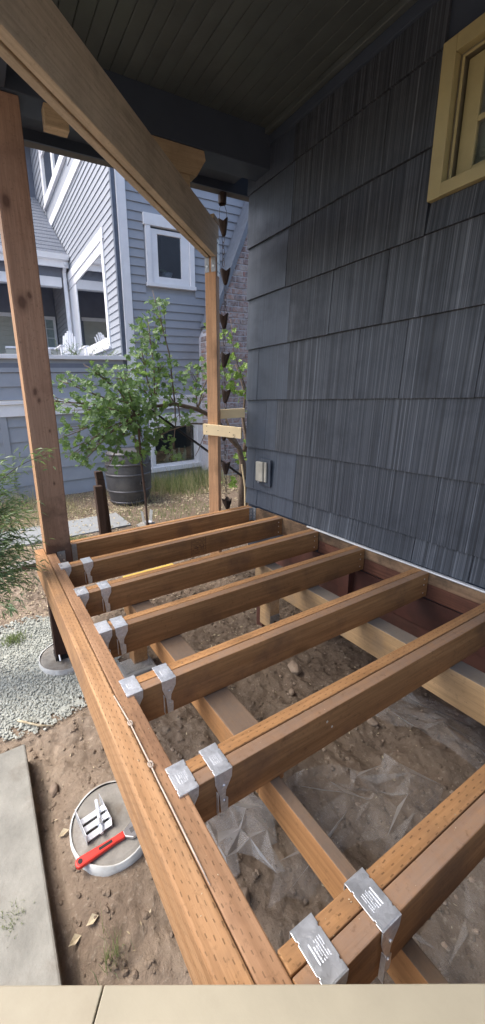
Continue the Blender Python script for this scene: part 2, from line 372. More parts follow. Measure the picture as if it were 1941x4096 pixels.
def tag(o,label,cat,group=None):
    o['label']=label; o['category']=cat
    if group: o['group']=group
    return o
def struct(o): o['kind']='structure'; return o
def vnoise(x,y,s,seed):
    r=np.random.default_rng(seed).random((64,64)); x=x*s; y=y*s
    xi=np.floor(x).astype(int); yi=np.floor(y).astype(int); fx=x-xi; fy=y-yi; fx=fx*fx*(3-2*fx); fy=fy*fy*(3-2*fy)
    g=lambda a,b: r[a%64,b%64]
    return (g(xi,yi)*(1-fx)+g(xi+1,yi)*fx)*(1-fy)+(g(xi,yi+1)*(1-fx)+g(xi+1,yi+1)*fx)*fy-.5
def gz(x,y):
    x=np.asarray(x,float); y=np.asarray(y,float)
    h=-.65+.05*vnoise(x,y,3,1)+.034*vnoise(x,y,8,2)+.020*vnoise(x,y,24,3)+.012*vnoise(x,y,62,4)
    d=np.hypot(x-.08,y-2.30)
    pit=np.clip((.60-d)/.10,0,1); pit=pit*pit*(3-2*pit); h=h*(1-pit)+(-.645+.006*vnoise(x,y,9,8))*pit
    bank=np.clip((y-2.62)/.2,0,1)*np.clip((.45-x)/.3,0,1); h=h+.06*bank
    d2=np.hypot(x-.21,y-1.14); m2=np.clip((.34-d2)/.14,0,1); h=h*(1-m2)+(-.618+.3*(h+.65))*m2
    sl_=(x<.03)&(y<1.75); h=np.where(sl_,h-.02,h)
    far=np.clip((y-4.3)/.3,0,1); flat=-.655+.012*vnoise(x,y,4,6)
    return h*(1-far)+flat*far
# ------------------------------------------------------------------ ground
def grid(x0,x1,y0,y1,st,name,mat,zf,dz=0):
    xs=np.arange(x0,x1+st/2,st); ys=np.arange(y0,y1+st/2,st)
    X,Y=np.meshgrid(xs,ys); Z=zf(X,Y)+dz
    nx,ny=len(xs),len(ys); i=np.arange(nx*ny).reshape(ny,nx)
    F=np.stack([i[:-1,:-1],i[:-1,1:],i[1:,1:],i[1:,:-1]],-1).reshape(-1,4)
    return np.stack([X,Y,Z],-1).reshape(-1,3),F
# one sheet: graded grid lines, fine near the deck, coarse to the horizon
def graded(a,b,fine,out_lo,out_hi):
    mid=list(np.arange(a,b,fine)); lo=[];hi=[];s=fine;p=a
    while p>out_lo: s*=1.22; p-=s; lo.append(p)
    s=fine;p=mid[-1]
    while p<out_hi: s*=1.22; p+=s; hi.append(p)
    return np.array(lo[::-1]+mid+hi)
xs=graded(-.7,2.3,.011,-120,140); ys=graded(.2,3.6,.011,-120,160)
X,Y=np.meshgrid(xs,ys); Z=gz(X,Y); nx,ny=len(xs),len(ys); ii=np.arange(nx*ny).reshape(ny,nx)
Fq=np.stack([ii[:-1,:-1],ii[:-1,1:],ii[1:,1:],ii[1:,:-1]],-1).reshape(-1,4)
me=bpy.data.meshes.new('ground'); V_=np.stack([X,Y,Z],-1).reshape(-1,3)
me.vertices.add(len(V_)); me.vertices.foreach_set('co',V_.ravel())
me.loops.add(Fq.size); me.loops.foreach_set('vertex_index',Fq.ravel().astype(np.int32))
me.polygons.add(len(Fq)); me.polygons.foreach_set('loop_start',np.arange(0,Fq.size,4,dtype=np.int32))
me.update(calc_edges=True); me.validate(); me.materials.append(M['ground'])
me.polygons.foreach_set('use_smooth',[True]*len(me.polygons))
struct(bpy.data.objects.new('ground',me)); COL.objects.link(bpy.data.objects['ground'])
struct(MB().box(-1.6,-.022,-.9,1.655,-.70,-.56).build('concrete_slab','slab',bevel=.008))
# paved path beyond the deck: slabs with open joints
pp=bpy.data.objects.new('path',None); COL.objects.link(pp); pp.location=(0,4.9,-.65); pp['kind']='structure'
for a,b in ((-3.2,-2.0),(-1.99,-.78),(-.77,.735),(.75,1.62)):
    MB().box(a,b,4.60,5.24,-.70,-.628+random.uniform(-.004,.004)).build('paving_slab','path',pp,bevel=.006)
# ------------------------------------------------------------------ own house
HOUSE=thing('shingled_house','dark slate-blue shingled house wall along the right side of the open deck frame','house',(2.14,2.79,-.6))
W=2.14
MB().box(W+.012,6.0,-3.2,2.775,-.75,1.885).build('wall','house_dark',HOUSE,label='dark sheathing behind the shingles')
MB().box(W+.012,6.0,-3.2,.43,1.885,2.505).box(W+.012,6.0,1.30,2.775,1.885,2.505).build('wall','house_dark',HOUSE)
MB().box(W+.012,6.0,-3.2,2.775,2.505,6.2).build('wall','house_dark',HOUSE)
courses=[.010,.163,.538,.946,1.361,1.745,2.125,2.50,2.80]
def shingle(y0,y1,z0,z1,smooth,cut=None):
    # thick butt below, thin at the top, face leans out
    t=.014+random.uniform(-.002,.002); g=.0015
    top=z1+.02
    pts=[(W+.012,y0+g,z0),(W-t,y0+g,z0+random.uniform(-.003,.003)),(W+.006,y0+g,top),(W+.012,y0+g,top)]
    MB().prism(pts,(0,(y1-y0)-2*g,0)).build('shingle','shingle_s' if smooth else 'shingle',HOUSE)
WY0,WY1,WZ0,WZ1=.40,1.335,1.885,2.505
for ci in range(len(courses)-1):
    z0,z1=courses[ci],courses[ci+1]
    y=2.79; sm=[(.16,.20,.25),(.12,.28,.22),(.26,.13),(.15,.36),(.50,),(.46,),(.5,),(.5,)][ci]
    k=0
    while y>-2.6:
        wd=sm[k] if k<len(sm) else random.choice((.30,.38,.45,.55,.6))
        smooth=k<len(sm)
        ya,yb=max(y-wd,-2.6),y
        if z0<WZ1 and z1>WZ0 and ya<WY1 and yb>WY0:
            if yb>WY1: shingle(WY1,yb,z0,z1,smooth)
            if ya<WY0: shingle(ya,WY0,z0,z1,smooth)
            if z0<WZ0-.01:    # below the window
                shingle(max(ya,WY0),min(yb,WY1),z0,WZ0-.022,smooth)
        else: shingle(ya,yb,z0,z1,smooth)
        y=ya; k+=1
MB().box(W-.022,W+.01,-2.6,2.79,2.70,2.79).build('frieze_board','house_dark',HOUSE,bevel=.003)
# window
WN=MB().box(W-.022,W+.03,1.275,1.335,1.885,2.505).build('window','trimy',HOUSE,bevel=.003,label='cream casement window with small panes')
def wsub(name,mat,mb,**k): return mb.build(name,mat,WN,bevel=.002,**k)
wsub('casing','trimy',MB().box(W-.022,W+.03,.40,.46,1.885,2.505))
wsub('casing','trimy',MB().box(W-.022,W+.03,.461,1.274,2.44,2.505))
wsub('sill','trimy',MB().box(W-.028,W+.05,.461,1.274,1.885,1.94))
wsub('jamb','trimd',MB().box(W+.02,W+.075,1.262,1.274,1.94,2.44).box(W+.02,W+.075,.461,.473,1.94,2.44).box(W+.02,W+.075,.473,1.262,2.428,2.44))
wsub('stop','trimy',MB().box(W+.012,W+.020,1.252,1.262,1.94,2.428).box(W+.012,W+.020,.473,1.252,2.418,2.428))
wsub('sash','trimy',MB().box(W+.05,W+.075,1.185,1.252,1.94,2.418).box(W+.05,W+.075,.473,.54,1.94,2.418).box(W+.05,W+.075,.54,1.185,2.355,2.418).box(W+.05,W+.075,.54,1.185,1.94,1.985))
wsub('muntin','trimy',MB().box(W+.053,W+.072,.54,1.185,2.155,2.178))
wsub('muntin','trimy',MB().box(W+.054,W+.071,.975,.998,1.985,2.155).box(W+.054,W+.071,.975,.998,2.178,2.355))
wsub('muntin','trimy',MB().box(W+.054,W+.071,.745,.768,1.985,2.155).box(W+.054,W+.071,.745,.768,2.178,2.355))
for a,b in ((.54,.745),(.768,.975),(.998,1.185)):
    for c,d in ((1.985,2.155),(2.178,2.355)):
        MB().box(W+.060,W+.064,a,b,c,d).build('pane','glass',WN)
MB().box(W+.10,W+.115,.43,1.30,1.89,2.50).build('curtain','cloth',WN)
# ledger, flashing, foundation
MB().box(2.102,W-.012,1.88,2.60,-.145,-.003).build('ledger','ledger',HOUSE,label='brown ledger block at the far corner')
MB().box(2.112,W-.012,-2.3,1.878,-.165,-.072).build('ledger','red_ledger',HOUSE,bevel=.002)
MB().box(2.104,W-.012,-2.3,1.878,-.071,-.002).build('ledger','ledger',HOUSE,bevel=.002,label='mould-stained ledger board under the flashing')
MB().box(2.098,2.105,-2.3,2.2,-.345,-.166).build('ledger','red_board',HOUSE)
for i in range(4):
    MB().prism([(2.112,-2.3,-.346-i*.1),(2.100,-2.3,-.346-i*.1-.098),(2.13,-2.3,-.346-i*.1-.098),(2.13,-2.3,-.346-i*.1)],(0,4.9,0)).build('foundation_board','red_board',HOUSE)
MB().box(2.05,2.098,1.55,1.63,-.66,-.17).build('foundation_post','red_board',HOUSE)
fl=[( 2.104,1.99,.004),(2.096,1.80,.007),(2.100,1.5,.003),(2.096,1.2,.006),(2.10,.9,.004),(2.098,.4,.005),(2.10,-2.3,.005)]
MB().box(2.098,2.122,-2.3,1.975,.000,.006).tube(fl,.0065,8).build('flashing','flash',HOUSE,label='bright metal flashing lip where the shingles end')
# porch roof : parts of the house
for i in range(21):
    a=.385+i*.0815
    MB().box(a,a+.0785,-1.6,2.528,2.79+ (i%2)*.001,2.81).build('ceiling_board','ceil',HOUSE,bevel=.004)
MB().box(.385,2.10,-1.6,2.528,2.812,2.84).build('ceiling_backing','house_dark',HOUSE)
MB().box(2.075,W-.023,-1.6,2.528,2.755,2.79).build('ceiling_moulding','ceil',HOUSE,bevel=.006)
MB().box(.20,W-.0,2.53,2.70,2.556,2.84).build('porch_beam','house_dark',HOUSE,bevel=.004)
MB().box(.20,.382,-1.6,2.529,2.556,2.84).build('porch_beam','house_dark',HOUSE,bevel=.004)
MB().box(-.32,W+.0,2.701,2.985,2.66,2.68).build('soffit','house_dark',HOUSE)
MB().box(-.32,.199,-1.6,2.70,2.66,2.68).build('soffit','house_dark',HOUSE)
MB().prism([(-.36,-1.6,2.70),(-.36,3.0,2.70),(2.14,3.0,3.5),(2.14,-1.6,3.5)],(0,0,.06)).build('roof','roof',HOUSE)
MB().box(-.34,2.60,2.986,3.0,2.60,2.75).build('fascia','house_dark',HOUSE)
GUT=MB().prism([(-.36,3.001,2.62),(-.36,3.06,2.60),(-.36,3.09,2.64),(-.36,3.10,2.72),(-.36,3.09,2.72),(-.36,3.08,2.645),(-.36,3.055,2.612),(-.36,3.001,2.63)],(2.95,0,0)).build('gutter',simple('brown_grey_gutter',(.10,.10,.105),.5,.2),HOUSE)
MB().box(-.36,-.34,-1.6,3.0,2.60,2.75).build('fascia','house_dark',HOUSE)
# outlet box
ob=thing('outlet_box','weatherproof grey electrical outlet cover on the smooth shingles near the house corner','outlet box',(2.12,2.50,.34))
MB().box(2.108,2.126,2.43,2.575,.225,.455).build('mounting_plate','shingle_s',ob,bevel=.003)
MB().box(2.078,2.107,2.495,2.585,.262,.432).build('cover','outlet',ob,bevel=.006)
MB().box(2.09,2.107,2.462,2.488,.262,.432).build('hinge_frame','outlet',ob,bevel=.004)
MB().box(2.072,2.09,2.53,2.55,.252,.261).build('latch','galv_d',ob)
# ------------------------------------------------------------------ deck frame
DECK=thing('deck_frame','open deck frame of doubled brown joists between the rim beam and the house','deck frame',(.3,1.3,-.15))
JF=[2.64,2.255,1.87,1.483,1.077,.687,.272,-.135]
jn=['farthest joist','second joist from the far end','third joist from the far end','middle joist','joist behind the nearest pair','second nearest joist','nearest joist under the cream board','joist under the camera']
for i,y in enumerate(JF):
    w1=.038
    x0=.345
    dz=random.uniform(-.001,.001)
    J=MB().box(x0,2.100,y,y+w1,-.145,-.001+dz).build('joist','joist_front',DECK,bevel=.003,label=jn[i])
    MB().box(x0,2.100,y+w1+.0018,y+.077,-.145,.001-dz).build('back_ply','joist_back',J,bevel=.003)
    for z in (-.03,-.065,-.115):
        if i<6:
            MB().cyl((2.06,y-.0008,z),(2.06,y+.002,z),.0045,n=8).build('nail_head','nail',J)
rim=MB().prism([(.222,2.70,-.145),(.222,2.70,0),(.284,2.70,0),(.284,2.70,-.145)],(0,-3.2,0))
MB().box(.222,.284,-.5,2.68,-.184,0).build('rim_beam','rim_out',DECK,bevel=.006,label='orange outer rim beam with incision marks')
MB().box(.2865,.343,-.5,2.545,-.184,-.001).build('rim_beam','rim_in',DECK,bevel=.004,label='brown inner rim beam')
MB().box(.40,2.10,2.72,2.755,-.145,-.012).build('end_rim','joist_front',DECK,bevel=.003)
# unseen boards added behind the viewpoint to shade the soil under the deck
for i in range(16):
    MB().box(.19,2.10,-.40-.145*(i+1)+.004,-.40-.145*i,.002,.036).build('added_shade_board','joist_front',DECK,bevel=.003)
for i in range(4): MB().box(.345,2.10,-.54-.406*i,-.54-.406*i+.038,-.145,-.001).build('joist','joist_front',DECK)
# galvanized plates at the big post, hanger at J0
hp=MB().obox((.352,2.535,-.12),(.052,0,0),(0,.003,0),(0,0,.125)).build('hanger_plate','galv_d',DECK,bevel=.001,label='grey angle plate at the foot of the brown post')
for dx,dz in ((.37,-.02),(.39,-.06)): MB().cyl((dx,2.532,dz),(dx,2.536,dz),.005,n=8).build('nail_head','nail',hp)
MB().obox((.468,2.637,-.14),(.036,0,0),(0,.0025,0),(0,0,.137)).build('hanger_plate','galv_d',DECK,bevel=.001)
an=MB().obox((2.058,2.6365,-.12),(.04,0,0),(0,.003,0),(0,0,.118)).obox((2.097,2.60,-.12),(.003,0,0),(0,.037,0),(0,0,.118)).build('angle_bracket','galv_d',DECK,bevel=.001,label='blue-grey angle bracket at the house end of the farthest joist')
for z in (-.03,-.06,-.09): MB().cyl((2.075,2.634,z),(2.075,2.637,z),.005,n=8).cyl((2.094,2.618,z),(2.097,2.618,z),.005,n=8).build('nail_head','nail',an)
for o_ in [c for c in DECK.children if c.name=='joist.005']:
    for x,z in ((.86,-.042),(.885,-.074)): MB().cyl((x,.6862,z),(x,.689,z),.0045,n=8).build('nail_head','nail',o_)
# stamp on the second joist
st=MB()
sy=2.2545; sx0,sx1=1.235,1.36
for a,b,c,d in ((sx0,sx0+.0022,-.135,-.004),(sx1-.003,sx1,-.135,-.004),(sx0,sx1,-.056,-.054),(sx0,sx1,-.100,-.0985)):
    st.box(a,b,sy-.0004,sy,c,d)
for z,h,k in ((-.016,.004,5),(-.026,.003,4),(-.035,.003,6),(-.045,.002,7),(-.064,.005,4),(-.072,.004,5),(-.080,.006,4),(-.090,.004,7),(-.112,.003,3),(-.12,.003,5)):
    x=sx0+(.034 if z in(-.064,-.072,-.080) else .008)
    while x<sx1-.014:
        wd=random.uniform(.004,.018); 
        if random.random()<.8: st.box(x,min(x+wd,sx1-.005),sy-.0004,sy,z-h/2,z+h/2)
        x+=wd+.003
st.box(sx0+.012,sx0+.03,sy-.0004,sy,-.066,-.064); st.box(sx0+.028,sx0+.03,sy-.0004,sy,-.084,-.064)
st.build('grade_stamp','inkbrown',DECK,label='dark printed lumber stamp')
# girders beneath
def girder(x0,x1,y0,y1,z0,z1,mat,label):
    g=thing('girder',label,'beam',((x0+x1)/2,(y0+y1)/2,z0),'girders under the joists')
    MB().box(x0,x1,y0,y1,z0,z1).build('timber',mat,g,bevel=.005)
    return g
g=girder(.625,.738,.745,2.02,-.262,-.148,'girder','orange girder crossing low under the joists nearest the open side of the deck')
MB().box(.625,.6635,-.5,.743,-.265,-.148).build('timber','girder',g,bevel=.004,label='thin orange board continuing toward the viewer')
for y in (-.35,1.93): MB().box(.635,.725,y,y+.09,-.70,-.262).build('post','girder',g,bevel=.004)
g=girder(1.60,1.693,-.6,1.98,-.315,-.148,'girder_y','yellow girder with grey top crossing under the joists nearest the house')
MB().box(1.61,1.68,1.90,1.97,-.70,-.315).build('post','red_board',g,bevel=.004)
MB().box(1.61,1.68,.1,.17,-.70,-.315).build('post','girder',g,bevel=.004)
# hanging stub with metal end plate
sb_=thing('timber_stub','short timber stub with a steel end plate hanging under the middle joist','timber',(1.36,1.54,-.335))
MB().box(1.325,1.395,1.50,1.59,-.335,-.147).build('stub','girder_y',sb_,bevel=.004)
q=MB().box(1.327,1.393,1.496,1.499,-.33,-.25).build('end_plate','galv_d',sb_,bevel=.001)
MB().cyl((1.36,1.492,-.295),(1.36,1.496,-.295),.008,n=10).build('bolt','black',q)
# hanger straps hooked over the joists
straps=[(0.322,.384,1),(0.458,.521,1),(0.331,.393,2),(0.457,.515,2),(0.336,.395,3),(0.409,.469,3),(0.316,.376,4),(0.448,.506,4),(0.316,.374,5),(0.424,.481,5),(0.381,.438,6),(0.532,.589,6)]
sn=['second joist from the far end','third joist from the far end','middle joist','fifth joist from the far end','second nearest joist','nearest joist']
def strap(x0,x1,ji,lab):
    y0,y1=JF[ji]-.0035,JF[ji]+.0805; z=.0035
    t=thing('hanger_strap',lab,'bracket',((x0+x1)/2,(y0+y1)/2,0),'galvanized hanger straps hooked over the joists')
    n=.0028
    # top plate with small corner notches
    MB().prism([(x0,y0,z),(x1,y0,z),(x1,y0+.013,z),(x1-n,y0+.014,z),(x1-n,y0+.017,z),(x1,y0+.018,z),(x1,y1-.020,z),(x1-n,y1-.019,z),(x1-n,y1-.016,z),(x1,y1-.015,z),(x1,y1,z),(x0,y1,z),(x0,y1-.015,z),(x0+n,y1-.016,z),(x0+n,y1-.019,z),(x0,y1-.020,z),(x0,y0+.018,z),(x0+n,y0+.017,z),(x0+n,y0+.014,z),(x0,y0+.013,z)],(0,0,.0022)).build('top_plate','galv',t,bevel=.0008)
    d=-.138; wd=x1-x0
    prof=[(x0,.005),(x1,.005),(x1-.002,-.025),(x0+.62*wd,-.062),(x0+.58*wd,-.085),(x0+.74*wd,-.094),(x0+.74*wd,-.120),(x0+.70*wd,d),(x0+.34*wd,d),(x0+.26*wd,-.075),(x0+.14*wd,-.050),(x0+.03*wd,-.03)]
    for yy in (y0-.0022,y1):
        s=MB().prism([(a,yy,b) for a,b in prof],(0,.0022,0)).build('side_leg','galv',t)
        if yy<y0:
            for a,b in ((x0+.52*wd,-.045),(x0+.52*wd,-.098)):
                MB().cyl((a,yy-.0025,b),(a,yy,b),.0045,n=8).build('nail_head','nail',s)
            # bent out flange
            MB().obox((x0+.05*wd,yy-.010,-.125),(.0015,0,0),(0,.010,0),(0,0,.075)).build('flange','galv',s)
    pr=MB()
    rows=[(.30,.10,1),(.42,.9,6),(.52,.3,5),(.60,.3,5),(.70,.2,4),(.78,.2,4)] 
    for i,(fx,h,k) in enumerate(rows):
        xa=x0+wd*(1-fx if ji==6 and x0>.5 else fx)
        ya=JF[ji]+.022
        hh=.0028 if i in (0,1) else .0014
        yy=ya
        while yy<JF[ji]+.052:
            L=.03 if i==0 else random.uniform(.0016,.0034)
            if random.random()<.88: pr.box(xa-hh/2,xa+hh/2,yy,min(yy+L,JF[ji]+.053),z+.0022,z+.0026)
            yy+=L+.0009
    pr.build('stamped_print','print' if ji==6 else 'print_dim',t)
for i,(a,b,j) in enumerate(straps):
    strap(a,b,j,('galvanized strap nearest the rim over the %s' if i%2==0 else 'galvanized strap farther from the rim over the %s')%sn[j-1])
# wood chips and dirt crumbs lying on the joists and the rim
ch=MB()
for i in range(260):
    ji=random.choice((0,1,2,3,4,5,5,6,6)); x=random.uniform(.36,2.05); y=JF[ji]+random.uniform(.004,.07)
    if i%4==0: x=random.uniform(.228,.338); y=random.uniform(.3,2.5)
    a=random.random()*6.28; L_=random.choice((.0008,.001,.0014,.0022)); w_=L_*random.uniform(.3,.8); c_,s_=math.cos(a),math.sin(a)
    ch.add([(x+p*c_-q*s_,y+p*s_+q*c_,.0022+r) for p,q,r in ((-L_,0,0),(0,-w_,.001),(L_,0,0),(0,w_,.0015))],[(0,1,2,3)])
ch.build('wood_chips','litter',kind='stuff')
# cord on the rim joint
cp=[(.279,1.10,.004),(.283,1.03,.005),(.2865,.96,.006),(.2865,.90,.006),(.287,.81,.006),(.2855,.75,.006),(.2865,.68,.006),(.287,.57,.006),(.2875,.49,.005)]
c=MB().tube(cp,[.0022,.0024,.0026,.0024,.0026,.0022,.0026,.0024,.0012],8)
for kx,ky in ((.2865,.96),(.287,.80)):
    c.tube([(kx+.0065*math.cos(t),ky+.009*math.sin(t),.008) for t in np.linspace(0,6.0,14)],.0024,7)
tag(c.build('cord','rope',smooth=True),'dirty white knotted cord lying along the joint of the rim beam','cord')
# cream board in the foreground : two pieces butted
bd=Vector((math.sin(math.radians(119.08)),math.cos(math.radians(119.08)),0)); bn=Vector((bd.y,-bd.x,0))
p0=Vector((-.107,.533,.002)); seam=Vector((.049,.4465,.002)); k=(seam-p0).dot(bd)
sv=Vector((-.026,-.031,0)).normalized()
def board(t0,t1,sh0,sh1,label):
    a=p0+bd*t0; b=p0+bd*t1; L=.145
    f=lambda sh: (Vector((-.38,-.92,0)) if False else (sv if sh else -bn*(-1 if bn.y>0 else 1)))
    n0=-bn if bn.y>0 else bn
    e0=n0*L if not sh0 else sv*(L/abs(sv.dot(n0))); e1=n0*L if not sh1 else sv*(L/abs(sv.dot(n0)))
    o=MB().prism([a,b,b+e1,a+e0],(0,0,.038)).build('board','cream',bevel=.002)
    return tag(o,label,'board')
board(-.5,k-.0012,False,True,'short cream board left of the dark joint across the bottom of the view')
board(k+.0012,1.25,True,False,'long cream board right of the dark joint across the bottom of the view')
# ------------------------------------------------------------------ posts, piers, temporary beam
bp_=thing('wooden_post','thick brown post standing on the left corner of the deck frame','post',(.36,2.63,-.145))
PO=MB().prism([(.287,2.5465,-.145),(.45,2.5465,-.145),(.45,2.69,-.145),(.287,2.69,-.145)],(0,0,2.70)).build('shaft','post',bp_,bevel=.006)
MB().prism([(.2845,2.549,.004),(.2862,2.549,.004),(.2862,2.69,.004),(.2845,2.69,.004)],(0,0,2.54)).build('lit_edge','post_pale',bp_)  # pale strip, side light on the post put into the colour
D=Vector((math.sin(math.radians(50)),math.cos(math.radians(50)),0)); E2=Vector((D.y,-D.x,0))
pe=Vector((1.872,2.812,0)); pc=pe-E2*.089-D*.089
fp=thing('wooden_post','slim pale post at the far side holding the end of the slanting beam','post',(pc.x,pc.y,-.65))
MB().obox((pc.x,pc.y,-.66),D*.089,E2*.089,(0,0,2.688)).build('shaft','post_pale',fp,bevel=.003)
for s,(a,w_) in enumerate(((.002,.034),(.052,.036))):
    p=pc+E2*a-D*.003
    pl=MB().obox((p.x,p.y,1.925),E2*w_,D*.0028,(0,0,.103)).build('post_cap','galv_d',fp,bevel=.001)
    q=p+E2*w_*.5
    MB().cyl((q.x-D.x*.006,q.y-D.y*.006,1.965),(q.x,q.y,1.965),.008,n=10).build('bolt','nail',pl)
p=pe+E2*.001-D*.062
pl=MB().obox((p.x,p.y,1.90),D*.064,E2*.003,(0,0,.26)).build('side_plate',simple('white_zinc_plate',(.7,.7,.68),.45,.3),fp,bevel=.001)
for z in (1.93,1.99,2.06,2.13): 
    for a in (.014,.048):
        q=p+D*a+E2*.003; MB().cyl((q.x,q.y,z),(q.x+E2.x*.002,q.y+E2.y*.002,z),.005,n=8).build('nail_hole','black',pl)
tb=thing('temporary_beam','doubled pale beam running overhead from the slim post toward the upper left','beam',(pe.x,pe.y,2.03))
L=3.9
a=pe-E2*.040; MB().obox((a.x,a.y,2.03),-D*L,E2*.040,(0,0,.235)).build('plank','beam',tb,bevel=.004)
a=pe-E2*.089-D*.004; MB().obox((a.x,a.y,2.032),-D*L,E2*.036,(0,0,.232)).build('plank','beam',tb,bevel=.004)
a=pe-E2*.053-D*.008; MB().obox((a.x,a.y,2.044),-D*L,E2*.013,(0,0,.20)).build('spacer','beam2',tb)
# rotate grain to run along the beam
ang=math.radians(40)
for o in tb.children:
    o.data.transform(Matrix.Rotation(-ang,4,'Z')); o.rotation_euler=(0,0,ang)
bk=MB().obox((pe.x-.13*D.x-E2.x*.082,pe.y-.13*D.y-E2.y*.082,2.2655),D*.13,E2*.085,(0,0,.035))
tag(bk.build('wood_block','beam2',bevel=.003),'thin pale block lying on the end of the slanting beam','block')
def cross(y): t=(pe.y-y)/D.y; return pe.x-D.x*t
xx=cross(2.56)
tag(MB().prism([(xx-.42,2.535,2.40),(xx-.42,2.535,2.553),(xx-.01+.02,2.535,2.553),(xx+.02,2.535,2.50),(xx-.05,2.535,2.40)],(0,.085,0)).build('wood_block','beam2',bevel=.003),'pale block with a slanted end wedged under the dark porch beam','block')
tag(MB().box(xx-.30,xx-.10,2.54,2.615,2.2665,2.3985).build('wood_block','beam2',bevel=.003),'lower pale packing block standing on the slanting beam','block')
tag(MB().box(.57,.70,2.535,2.60,2.45,2.553).build('wood_block','beam2',bevel=.003),'short pale block left of the slanting beam under the eave','block')
# braces around the slim post
def brace(label,p,q,z0,z1,th,slope=0):
    p,q=Vector(p),Vector(q); dv=q-p; nv=Vector((dv.y,-dv.x,0)).normalized()*th
    o=MB().prism([(p.x,p.y,z0),(q.x,q.y,z0+slope),(q.x,q.y,z1+slope),(p.x,p.y,z1)],nv).build('brace_board','brace',bevel=.002)
    tag(o,label,'board'); return o
f0=pc-D*.0405+E2*(-.03)
b1=brace('front cream brace board nailed across the slim post, with a stamp near its end',f0,f0+E2*.33+D*(-.0),.675,.765,-.038,-.035)
dots=MB()
for a,z in ((.03,.748),(.03,.70),(.13,.72),(.23,.715),(.262,.70),(.275,.698),(.262,.69),(.275,.687),(.27,.675),(.262,.672)):
    q=f0+E2*a-D*.0006
    dots.obox((q.x,q.y,z-.1*a-.002),E2*.006,D*.0005,(0,0,.006))
dots.build('printed_mark','inkbrown',b1)
f1=pe+D*.02-E2*.01
brace('rear cream brace board running from the slim post to the house corner',f1,(2.125,2.80,0),.795,.875,-.038)
def pier(c,r,top,bot,label,name='concrete_pier'):
    t=thing(name,label,'concrete pier',(c[0],c[1],bot),'concrete piers in white tube forms')
    MB().lathe((c[0],c[1],0),[(0.0005,top),(r*.5,top+.002),(r*.9,top),(r,top-.004),(r,bot),(0.0005,bot)],40).build('concrete','conc_w',t,smooth=False)
    b=MB(); n=48
    vs=[];fs=[]
    for k in range(n):
        a=2*math.pi*k/n; j=.004*math.sin(5*a)+random.uniform(-.0015,.0015)
        for rr,zz in ((r+.0005,top+.003+j*.5),(r+.006,top+.004+j*.5),(r+.008+j,top-.05),(r+.006,bot)): vs.append((c[0]+rr*math.cos(a),c[1]+rr*math.sin(a),zz))
    for k in range(n):
        m_=(k+1)%n
        for q in range(3): fs.append((k*4+q,k*4+q+1,m_*4+q+1,m_*4+q))
    MB().add(vs,fs).build('form_tube','tube_w',t,smooth=True)
    return t
pier((.285,2.28),.155,-.603,-.78,'round concrete pier in the gravel with a dark post standing on it')
pier((.232,1.135),.150,-.578,-.80,'round concrete pier with a red wrench lying on it')
dp=thing('short_post','short dark post under the rim beam standing on the far pier','post',(.27,2.28,-.603))
MB().box(.226,.31,2.235,2.32,-.575,-.185).build('shaft','dark_post',dp,bevel=.004)
MB().box(.222,.315,2.231,2.325,-.603,-.575).build('base_plate','black',dp)
MB().cyl((.245,2.20,-.585),(.245,2.23,-.56),.006,n=8).build('bolt','nail',dp)
# wrench
wr=thing('adjustable_wrench','adjustable wrench with a red rubber handle lying on the near pier','wrench',(.17,1.06,-.575))
wd_=Vector((.232,.012,0)).normalized(); wn=Vector((-wd_.y,wd_.x,0)); w0=Vector((.075,1.045,-.574))
def wp(a,b,z): return w0+wd_*a+wn*b+Vector((0,0,z))
MB().prism([wp(0,-.010,0),wp(.01,-.017,0),(wp(.06,-.015,0)),(wp(.15,-.011,0)),wp(.182,-.0125,0),wp(.182,.0125,0),wp(.15,.011,0),wp(.06,.015,0),wp(.01,.017,0),wp(0,.010,0)],(0,0,.016)).build('handle','red',wr,bevel=.005)
MB().cyl(wp(.017,0,.0155),wp(.017,0,.0175),.008,n=14).build('hanging_hole','black',wr)
MB().obox(wp(.085,-.005,.016),wd_*.05,wn*.010,(0,0,.0004)).build('handle_mark','black',wr)
hd=MB().prism([wp(.18,-.009,.002),wp(.205,-.028,.002),wp(.232,-.030,.002),wp(.262,-.012,.002),wp(.256,-.004,.002),wp(.238,-.010,.002),wp(.238,.008,.002),wp(.262,.012,.002),wp(.258,.024,.002),wp(.225,.026,.002),wp(.2,.018,.002),wp(.18,.009,.002)],(0,0,.011)).build('jaw_head','chrome',wr,bevel=.002)
for k in range(5): MB().obox(wp(.204+.0035*k,-.012,.0132),wd_*.0018,wn*.018,(0,0,.0012)).build('worm_gear','black',hd)
# post base standoff
pb=thing('standoff_bracket','galvanized slotted post base with a threaded rod lying on the near pier','bracket',(.18,1.15,-.578))
bx=Vector((.098,.012,0)); by=Vector((-.012,.092,0)); o0=Vector((.128,1.095,-.566))
for k in range(3): MB().obox(o0+by*(.36*k),bx,by*.25,(0,0,.004)).build('base_slat','galv',pb,bevel=.001)
MB().obox(o0-Vector((0,0,.010)),bx*.02,by*1.25,(0,0,.045)).build('side_flange','galv',pb)
MB().obox(o0+bx-Vector((0,0,.010)),bx*.02,by*1.25,(0,0,.045)).build('side_flange','galv',pb)
MB().cyl(o0+bx*.55-by*.12+Vector((0,0,.014)),o0+bx*.85+by*1.2+Vector((0,0,.018)),.0065,n=10).cyl(o0+bx*.62+by*.2+Vector((0,0,.014)),o0+bx*.68+by*.42+Vector((0,0,.015)),.011,n=6).build('threaded_rod','galv',pb)
